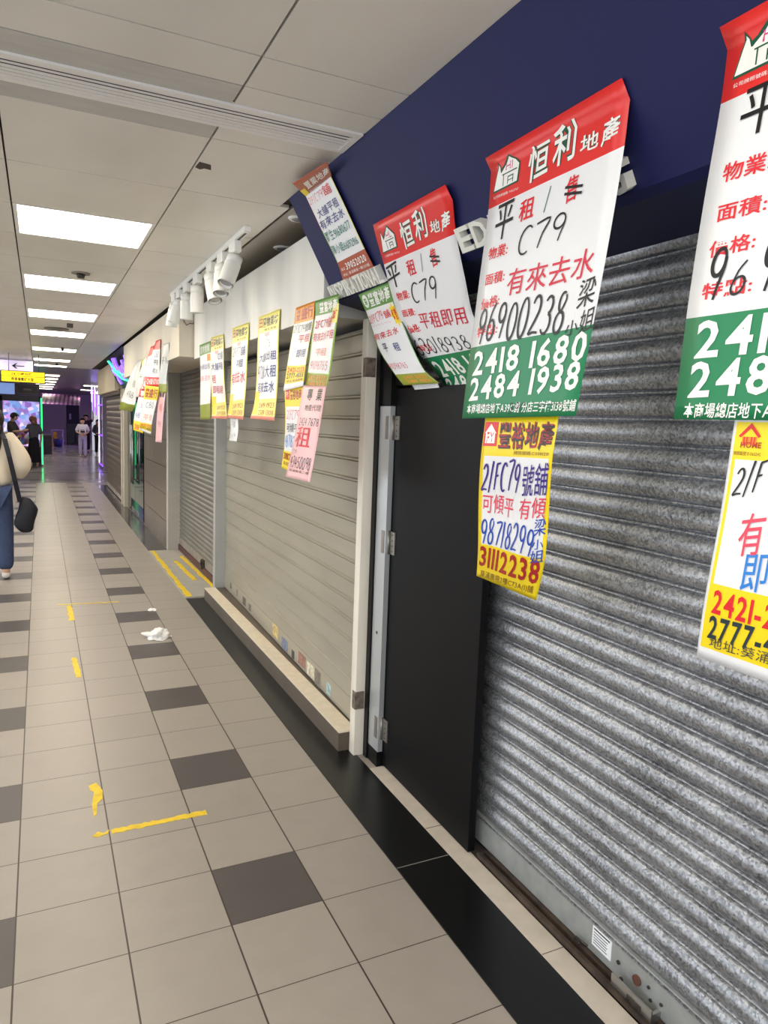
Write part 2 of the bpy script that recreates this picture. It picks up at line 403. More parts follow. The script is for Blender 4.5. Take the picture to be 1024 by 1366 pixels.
# ================================================================ shutters
def curtain(name,p0,p1,za,zb,prof,pitch,m,parent,smooth=True,n=1):
    """prof: (height in the slat, bulge towards the corridor)"""
    d=Vector((p1[0]-p0[0],p1[1]-p0[1],0)).normalized(); out=Vector((d.y,-d.x,0))
    if out.x>0: out=-out
    pts=[];z=za
    while z<zb:
        for h,b in prof:
            if z+h*pitch<=zb: pts.append((z+h*pitch,b))
        z+=pitch
    vs=[];fs=[]
    for zz,b in pts:
        for i in range(n+1):
            t=i/n; q=Vector((p0[0]+(p1[0]-p0[0])*t,p0[1]+(p1[1]-p0[1])*t,zz))+out*b; vs.append(q)
    for j in range(len(pts)-1):
        for i in range(n): fs.append((j*(n+1)+i,j*(n+1)+i+1,(j+1)*(n+1)+i+1,(j+1)*(n+1)+i))
    mb=MB().add(vs,fs,None,0,smooth)
    return mb.build(name,m,parent)
# near galvanised shutter
near=empty('roller_shutter',(0,0,0),'galvanised grey roller shutter with rounded slats, nearest on the right','shutter')
prof=[(.0,-.011)]+[(.012+.77*t/12,-.002+.013*math.sin(PI*(t+.4)/12.8)**.8) for t in range(13)]+[(.80,-.012),(.835,-.012),(.85,.001),(.90,.003),(.94,.001),(.955,-.011),(.99,-.012)]
curtain('slat_curtain',(1.455,2.80),(1.455,-2.5),.13,2.12,prof,.070,M_galv,near)
box('bottom_rail',1.44,1.462,-2.5,2.79,.028,.130,mat('rail_grey',(168,172,172),.45,metal=.4,var=.12,scale=20),near,bevel=.003)
MB().box(1.436,1.444,-2.5,2.79,.122,.128).build('rail_lip',M_galv,near)
MB().box(1.395,1.408,-2.5,2.0,0,.03).box(1.395,1.48,-2.5,2.0,0,.012).box(1.424,1.438,-2.5,2.0,.012,.03).build('floor_channel',M_rust,near)
st=box('sticker',1.4385,1.44,1.375,1.452,.055,.115,mat('sticker_white',(236,240,246),.4),near); st['label']='small white label with fine print'
mb=MB()
for i,zz in enumerate((.106,.097,.088,.080,.072,.064)):
    mb.box(1.4378,1.4386,1.452-.008-(.05 if i else .062)-(.004*(i%2)),1.446,zz,zz+(.004 if i==0 else .002))
mb.build('fine_print',mat('print_black',(40,42,50),.6),near)
mb=MB()
for yy,zz,r in ((1.345,.075,.006),(1.33,.035,.006),(1.235,.085,.0045),(1.225,.055,.0045),(1.19,.07,.0045)): mb.tube((1.436,yy,zz),(1.441,yy,zz),r)
mb.build('rivet',M_dsteel,near)
MB().tube((1.434,1.275,.075),(1.442,1.275,.075),.014,n=16).build('rust_bolt',mat('rust_brown',(92,56,44),.7,var=.3,scale=30),near)
hp=MB().box(1.405,1.41,1.19,1.335,.012,.062).box(1.41,1.44,1.19,1.2,.012,.05).box(1.403,1.4055,1.225,1.275,.03,.046,mi=1)
hp.build('lock_hasp',[M_steel,M_dsteel],near)
lp=MB()
for i in range(7): 
    a0=PI*i/7; lp.tube((1.425,1.50+.012*math.cos(a0),.03+.016*math.sin(a0)),(1.425,1.50+.012*math.cos(a0+PI/7),.03+.016*math.sin(a0+PI/7)),.003,n=6)
lp.tube((1.425,1.50,.045),(1.425,1.455,.05),.003,n=6); lp.build('latch_ring',M_dsteel,near)
# ivory shutter
ivo=empty('roller_shutter',(0,0,0),'closed ivory roller shutter with wide flat slats, behind the pale yellow sheets','shutter')
ip=[(0,0),(.03,.0005),(.80,.0005),(.82,-.004),(.85,.004),(.89,.009),(.94,.009),(.97,.004),(.99,-.003)]
P0,P1=(1.352,2.985),(1.425,6.05)
curtain('slat_curtain',P0,P1,.21,2.06,ip,.0985,M_ivory,ivo,smooth=False)
d=Vector((P1[0]-P0[0],P1[1]-P0[1],0)); 
MB().prism([(P0[0]-.008,P0[1]),(P1[0]-.008,P1[1]),(P1[0]+.01,P1[1]),(P0[0]+.01,P0[1])],'z',.104,.212).build('bottom_rail',M_ivory,ivo)
for i,(y,zz,w,h,c) in enumerate(((5.78,.17,.05,.05,(120,112,104)),(5.55,.165,.05,.06,(150,140,126)),(5.30,.155,.09,.06,(96,88,82)),(5.12,.15,.06,.05,(110,104,98)),(4.42,.168,.12,.085,(206,184,128)),(4.20,.145,.13,.07,(120,128,150)),(4.02,.135,.05,.05,(70,70,76)),(3.84,.158,.13,.07,(150,110,100)),(3.68,.15,.12,.075,(206,200,180)),(3.56,.145,.09,.09,(128,120,112)),(3.38,.15,.06,.06,(160,186,190)))):
    x=P0[0]+(P1[0]-P0[0])*(y-P0[1])/(P1[1]-P0[1])-.0085
    o=MB().box(x-.0015,x+.001,y-w/2,y+w/2,zz-h/2,zz+h/2).build('sticker',mat('sticker_%d'%i,c,.6,var=.45,scale=38),ivo)
# recessed grey shutter
rec=empty('roller_shutter',(0,0,0),'grey narrow-slatted roller shutter in the recess behind the yellow floor tape','shutter')
rp=[(0,0),(.1,.0),(.25,.006),(.6,.010),(.8,.006),(.88,-.004),(.96,-.004)]
curtain('slat_curtain',(1.455,6.13),(1.455,8.43),.16,2.05,rp,.050,M_recs,rec)
box('bottom_rail',1.445,1.46,6.13,8.43,.075,.162,mat('dull_rail',(140,132,122),.5,var=.25,scale=12),rec)
box('floor_channel',1.43,1.475,6.13,8.43,.012,.075,mat('maroon_channel',(74,34,40),.5,var=.3,scale=10),rec)
box('guide_channel',1.405,1.455,6.13,6.17,.012,2.045,M_alu,rec)
mb=MB().box(1.425,1.445,7.0,7.1,.07,.15).box(1.41,1.43,7.02,7.08,.06,.10).tube((1.42,7.05,.1),(1.42,7.05,.15),.012); mb.build('lock',M_dsteel,rec)
# far brown shutter, beige posts
far=empty('roller_shutter',(0,0,0),'dark brown roller shutter at the far end of the right-hand shopfronts','shutter')
curtain('slat_curtain',(1.305,13.25),(1.305,16.6),.08,1.93,[(0,0),(.45,.012),(.9,.0),(.95,-.006)],.11,mat('brown_slat',(110,96,88),.4,metal=.3,var=.2,scale=2,stretch=(1,.2,3)),far)
box('bottom_rail',1.29,1.31,13.25,16.6,.02,.09,mat('rail_pale',(170,160,150),.5,var=.5,scale=6),far)
box('head_box',1.22,1.5,13.15,16.75,1.9,1.99,mat('brown_head',(92,80,72),.5),far,bevel=.01)
for i,(a,b) in enumerate(((12.68,12.84),(13.02,13.2))):
    struct('pillar_%s'%('far' if i else 'glass'),1.26,1.5,a,b,0,2.05,M_beige,bevel=.006)
# ================================================================ stone panel and glass doors
sp=MB()
for i in range(7):
    z=.0+.32*i; sp.box(1.318,1.5,8.55,9.55,z+.003,min(2.05,z+.317)); sp.box(1.318,1.5,9.553,10.55,z+.003,min(2.05,z+.317))
sp.build('wall_stone_panel',M_brown,kind='structure')
M_glass=mat('shop_glass',(40,48,70),.04,spec=.6); M_glass.node_tree.nodes['Principled BSDF'].inputs['Transmission Weight'].default_value=.75
gd=empty('glass_door',(0,0,0),'pair of dark glass shop doors beside the brown stone tiles','glass door')
for a,b in ((10.62,11.62),(11.64,12.62)):
    box('glass_pane',1.315,1.327,a,b,.02,2.0,M_glass,gd)
MB().box(1.31,1.332,11.2,11.6,.02,.09).box(1.31,1.332,11.66,12.0,.02,.09).build('patch_fitting',M_steel,gd)
for yy in (11.52,11.74):
    MB().tube((1.27,yy,.5),(1.27,yy,1.4),.014).tube((1.27,yy,.55),(1.32,yy,.55),.01).tube((1.27,yy,1.35),(1.32,yy,1.35),.01).build('pull_handle',M_steel,gd)
MB().box(1.255,1.275,11.55,11.7,.8,.87).tube((1.265,11.55,.95),(1.265,11.7,.95),.008).tube((1.265,11.55,.86),(1.265,11.55,.95),.008).tube((1.265,11.7,.86),(1.265,11.7,.95),.008).build('lock',M_dsteel,gd)
# ================================================================ black wicket door
dr=empty('door_1',(0,0,0),'narrow black wicket door in front of the galvanised shutter','door',kind='structure')
box('door_leaf',1.378,1.408,2.035,2.80,.012,1.708,M_door,dr,bevel=.002)
bs=MB().prism([(1.352,2.762),(1.352,2.865),(1.366,2.865),(1.366,2.776),(1.40,2.776),(1.40,2.762)],'z',.075,1.632).build('aluminium_strip',M_alu,dr); bs['label']='bare aluminium edging strip'
M_hinge=mat('hinge_steel',(150,146,140),.4,metal=.8)
for zz in (1.54,1.04,.185):
    h=MB().box(1.349,1.353,2.775,2.80,zz-.05,zz+.05).box(1.372,1.3775,2.715,2.765,zz-.05,zz+.05)
    h.tube((1.368,2.765,zz-.052),(1.368,2.765,zz+.052),.007,n=10)
    for k in range(4):
        h.tube((1.3705,2.735,zz-.036+.024*k),(1.3725,2.735,zz-.036+.024*k),.0035,n=8,mi=1)
    h.build('hinge',[M_hinge,M_dsteel],dr)
MB().tube((1.350,2.815,.62),(1.3525,2.815,.62),.007).build('screw_hole',M_dsteel,dr)
MB().box(1.345,1.46,2.868,2.905,0,2.06).box(1.375,1.46,2.76,2.868,0,2.06).box(1.352,1.375,2.768,2.868,0,.073).box(1.355,1.375,2.768,2.868,1.636,2.06).build('trim_3',M_post,kind='structure')
struct('trim_4',1.375,1.46,2.70,2.76,1.72,2.06,M_post)
wp=struct('trim_5',1.297,1.347,2.905,2.962,0,2.01,M_wood,bevel=.003)
for zz in (1.80,.272):
    MB().box(1.2945,1.298,2.903,2.936,zz-.042,zz+.042).box(1.298,1.34,2.9015,2.905,zz-.042,zz+.042).build('hinge_plate',mat('worn_hinge',(120,108,98),.5,metal=.3,var=.5,scale=40),wp)
# ================================================================ ceiling lights and fittings
ORD=['nearest','second nearest','third nearest','fourth nearest','fifth nearest','sixth nearest','seventh nearest','second added behind the camera','first added behind the camera']
def ceil_light(x0,x1,y0,y1,label,md,group,z=2.5):
    r=empty('ceiling_light',((x0+x1)/2,(y0+y1)/2,z),label,'ceiling light',group)
    cx,cy=(x0+x1)/2,(y0+y1)/2; g=.004; w=.022
    f=MB()
    for a in ((x0+g,x1-g,y0+g,y0+w),(x0+g,x1-g,y1-w,y1-g),(x0+g,x0+w,y0+w,y1-w),(x1-w,x1-g,y0+w,y1-w)):
        f.box(a[0]-cx,a[1]-cx,a[2]-cy,a[3]-cy,-.001,.018)
    f.build('frame',M_frame,r)
    MB().box(x0+w-cx,x1-w-cx,y0+w-cy,y1-w-cy,.006,.014).build('diffuser',md,r)
for y,i in LIGHTS: ceil_light(-.0995,.545,y,y+.625,'square lit ceiling panel over the corridor, %s of the bright row'%ORD[i],M_diff,'lit ceiling panels along the corridor')
for j in range(len(rowsY)-1):
    if j%3==0 and rowsY[j]<15: ceil_light(-1.3885,-.744,rowsY[j],rowsY[j]+.625,'square lit ceiling panel in the added row, unseen left of the frame',M_diffs,'added lit panels in the left-hand row')
ORD9=ORD[:7]+['eighth nearest','farthest']
for i,yy in enumerate((20.3,22.4,24.6,27,29.6,32.4)):
    ceil_light(-.12,.5,yy,yy+.6,'distant lit ceiling panel beyond the crossing, %s'%(ORD[i]),M_diff,'lit panels beyond the crossing',2.48)
for i,(xx,yy) in enumerate(((1.35,26.5),(1.5,31.5),(2.9,21.5),(2.9,25.5),(-2.6,21.0),(-2.6,25.5),(-2.6,31),(-2.6,36),(2.9,36))):  # outer panels are added, hidden from view, to brighten the crossing
    ceil_light(xx,xx+.6,yy,yy+.6,'distant lit ceiling panel off to the side of the crossing, in a mostly added set, %s of nine'%ORD9[i],M_diff,'lit panels to the sides of the crossing',2.48)
vent=empty('air_grille',(0,0,0),'long white slotted air grille across the ceiling, ending at the blue signboard','air grille')
mb=MB().box(-1.3,.978,2.28,2.302,2.494,2.506).box(-1.3,.978,2.438,2.46,2.494,2.506).box(.955,.978,2.302,2.438,2.494,2.506)
mb.build('frame',M_frame,vent)
mb=MB()
for i in range(6): 
    y=2.304+.0225*i; w_=.0135 if i<2 else .0185; mb.prism([(y,2.4945),(y+w_,2.4955),(y+w_,2.4975),(y,2.4965)],'x',-1.3,.955)
mb.build('slats',M_frame,vent)
box('duct',-1.3,.955,2.302,2.438,2.512,2.518,mat('duct_dark',(60,60,66),.8),vent)
# peeled patch, detector, small fittings
MB().prism([(.555,2.835),(.60,2.845),(.612,2.90),(.585,2.895),(.572,2.915),(.552,2.90)],'z',2.4985,2.4998).build('tape_scrap',mat('scrap_dark',(72,66,60),.8),label='small dark scrap of tape stuck to a ceiling panel',cat='tape')
sd=empty('smoke_detector',(.27,5.43,2.5),'small dark smoke detector between the two nearest lit ceiling panels','smoke detector')
MB().tube((0,0,0),(0,0,-.008),.06,n=20).build('base_plate',mat('detector_base',(140,132,122),.5),sd)
MB().tube((0,0,-.008),(0,0,-.035),.03,.022,n=16).build('sensor_head',mat('detector_dark',(60,56,54),.5),sd)
MB().box(.28,.34,8.52,8.58,2.46,2.5).build('sensor_box',mat('detector_dark',(60,56,54),.5),label='little dark sensor box on the ceiling, between the third and fourth lit panels',cat='sensor')
MB().tube((.19,9.13,2.5),(.19,9.13,2.488),.13,n=24).build('speaker_grille',mat('grille_grey',(110,104,98),.5),label='flat round grey speaker grille in the ceiling before the fourth lit panel',cat='speaker')
for yy,lb in ((11.75,'tiny sprinkler head just before the fifth lit ceiling panel'),(15.6,'tiny sprinkler head beyond the sixth lit ceiling panel')):
    s=MB().tube((.32,yy,2.5),(.32,yy,2.47),.02).tube((.32,yy,2.47),(.32,yy,2.45),.035,.01).build('sprinkler_head',M_dsteel,label=lb,cat='sprinkler')
for (x,y),lb in (((1.12,3.34),'round recessed downlight nearest the blue signboard'),((1.23,3.94),'second round recessed downlight above the white bulkhead')):
    r=empty('downlight',(x,y,2.5),lb,'downlight')
    MB().tube((0,0,0),(0,0,-.006),.055,.05,n=20).build('trim_ring',M_lamp,r); MB().tube((0,0,-.006),(0,0,-.0075),.036,n=20).build('lens',M_lens,r)
# track with seven spotlights
track=box('lighting_track',.925,.958,3.60,5.85,2.472,2.5,M_lamp,bevel=.003,label='white ceiling track carrying cylinder spotlights',cat='lighting track')
MB().box(.936,.947,3.64,5.85,2.4705,2.473).build('slot',mat('slot_dark',(70,70,74),.6),track)
SP=[(3.865,(-.40,-.30),'white cylinder spotlight nearest the camera on the ceiling track'),(4.15,(-.12,-.36),'second white spotlight on the track, close behind the nearest one'),(4.443,(.10,-.42),'third white spotlight on the track, tilted so its lens shows'),(4.862,(0,.0),'fourth white spotlight on the track, pointing straight down'),(5.228,(0,.05),'fifth white spotlight on the track, hanging straight'),(5.515,(-.30,.1),'sixth white spotlight on the track, second from the far end'),(5.722,(-.16,.1),'seventh white spotlight, at the far end of the track')]
for y,(tx,ty),lb in SP:
    r=empty('track_spotlight',(.9415,y,2.472),lb,'spotlight','spotlights on the ceiling track')
    MB().box(-.02,.02,-.075,.055,-.058,-.0005).build('adapter',M_lamp,r,bevel=.006)
    MB().tube((0,0,-.058),(0,0,-.098),.008).box(-.006,.006,-.014,.014,-.112,-.09).build('stem',M_lamp,r)
    d=Vector((tx,ty,-1)).normalized(); c0=Vector((0,0,-.085))-d*.015+Vector((0,0,-.0)); c1=c0+d*.17
    a=MB().tube(c0,c0+d*.045,.041,n=24).tube(c0+d*.047,c1,.043,n=24,cap=False)
    a.tube(c1,c1,.043,.034,n=24,cap=False); a.tube(c1,c1-d*.012,.034,.03,n=24,cap=False)
    a.tube(c0+d*.045,c0+d*.047,.039,n=24,cap=False); a.tube(c0+d*.0475,c0+d*.048,.0429,n=24)
    ba=a.build('barrel',M_lamp,r)
    MB().tube(c1-d*.010,c1-d*.012,.031,n=24).build('lens',M_lens,ba)
# wire on the far bulkhead's end face
w=MB(); pts=[(1.06,6.115,2.40),(1.08,6.112,2.33),(1.10,6.112,2.30),(1.13,6.112,2.32),(1.15,6.112,2.315),(1.158,6.11,2.33)]
for a,b in zip(pts,pts[1:]): w.tube(a,b,.004,n=6)
w.build('wire',mat('grey_wire',(120,116,110),.6),label='short loose grey wire at the corner of the two bulkheads',cat='wire')
# ================================================================ things on the floor
def tape(name,pts,label,z=.0,th=.0015,group=None):
    return MB().prism(pts,'z',z+.0003,z+th).build(name,M_tape,label=label,cat='tape',group=group)
def strip(x0,y0,x1,y1,w,seed,label,z=0,gap=0):
    rd=random.Random(seed); n=26; L=Vector((x1-x0,y1-y0)); nrm=Vector((-L.y,L.x)).normalized()
    up=[];dn=[]
    for i in range(n+1):
        t=i/n; p=Vector((x0,y0))+L*t
        up.append(p+nrm*(w/2+rd.uniform(-.2,.1)*w)); dn.append(p-nrm*(w/2+rd.uniform(-.2,.1)*w))
    return tape('floor_tape',[tuple(p) for p in up]+[tuple(p) for p in reversed(dn)],label,z)
strip(.212,2.672,.565,2.675,.034,1,'long strip of yellow floor tape across two tiles in the foreground')
tape('floor_tape',[(.155,3.06),(.185,3.075),(.205,3.0),(.20,2.93),(.178,2.90),(.170,2.82),(.160,2.80),(.158,2.90),(.165,2.95),(.172,3.0),(.158,3.02)],'torn hook-shaped patch of yellow tape nearest the foreground strip')
tape('floor_tape',[(.145,2.665),(.165,2.69),(.185,2.672),(.205,2.69),(.2,2.665),(.165,2.652)],'small torn yellow scrap at the left end of the foreground strip')
strip(.10,6.21,.565,6.17,.02,2,'thin strip of yellow tape across the corridor tiles beyond the tissue')
strip(.183,6.16,.19,5.70,.04,3,'short yellow tape strip running lengthwise from the thin cross strip')
strip(.165,4.80,.178,4.42,.034,4,'worn yellow tape patch on its own between the two cross strips')
strip(1.135,6.14,1.135,8.40,.05,5,'long yellow tape along the front edge of the grey recess floor',.012)
strip(1.30,6.75,1.285,7.75,.05,6,'middle strip of yellow tape on the grey recess floor',.012)
strip(1.41,6.35,1.39,8.0,.045,7,'yellow tape on the recess floor closest to its shutter',.012)
def crumple(name,loc,sx,sy,sz,seed,label):
    rd=random.Random(seed); bm=bmesh.new(); bmesh.ops.create_icosphere(bm,subdivisions=4,radius=1)
    from mathutils import noise
    for v in bm.verts:
        p=v.co.copy(); k=.75+.55*noise.noise(p*1.7+Vector((seed,0,0)))+.25*abs(noise.noise(p*4.5))
        x,y,z=p.x*k*sx,p.y*k*sy,max(-.2,p.z)*k*sz
        v.co=Vector((x,y,z+.2*sz))
    zmin=min(v.co.z for v in bm.verts)
    for v in bm.verts: v.co.z-=zmin
    me=bpy.data.meshes.new(name); bm.to_mesh(me); bm.free(); me.materials.append(M_tissue)
    o=bpy.data.objects.new(name,me); C.objects.link(o); o.location=loc; o.rotation_euler=(0,0,.25)
    return setp(o,label,'tissue')
crumple('tissue',(.715,5.06,.001),.112,.085,.05,3,'crumpled white tissue lying at a dark floor tile')
crumple('tissue',(.785,5.82,.001),.035,.04,.012,5,'tiny scrap of white tissue on the dark tile further back')
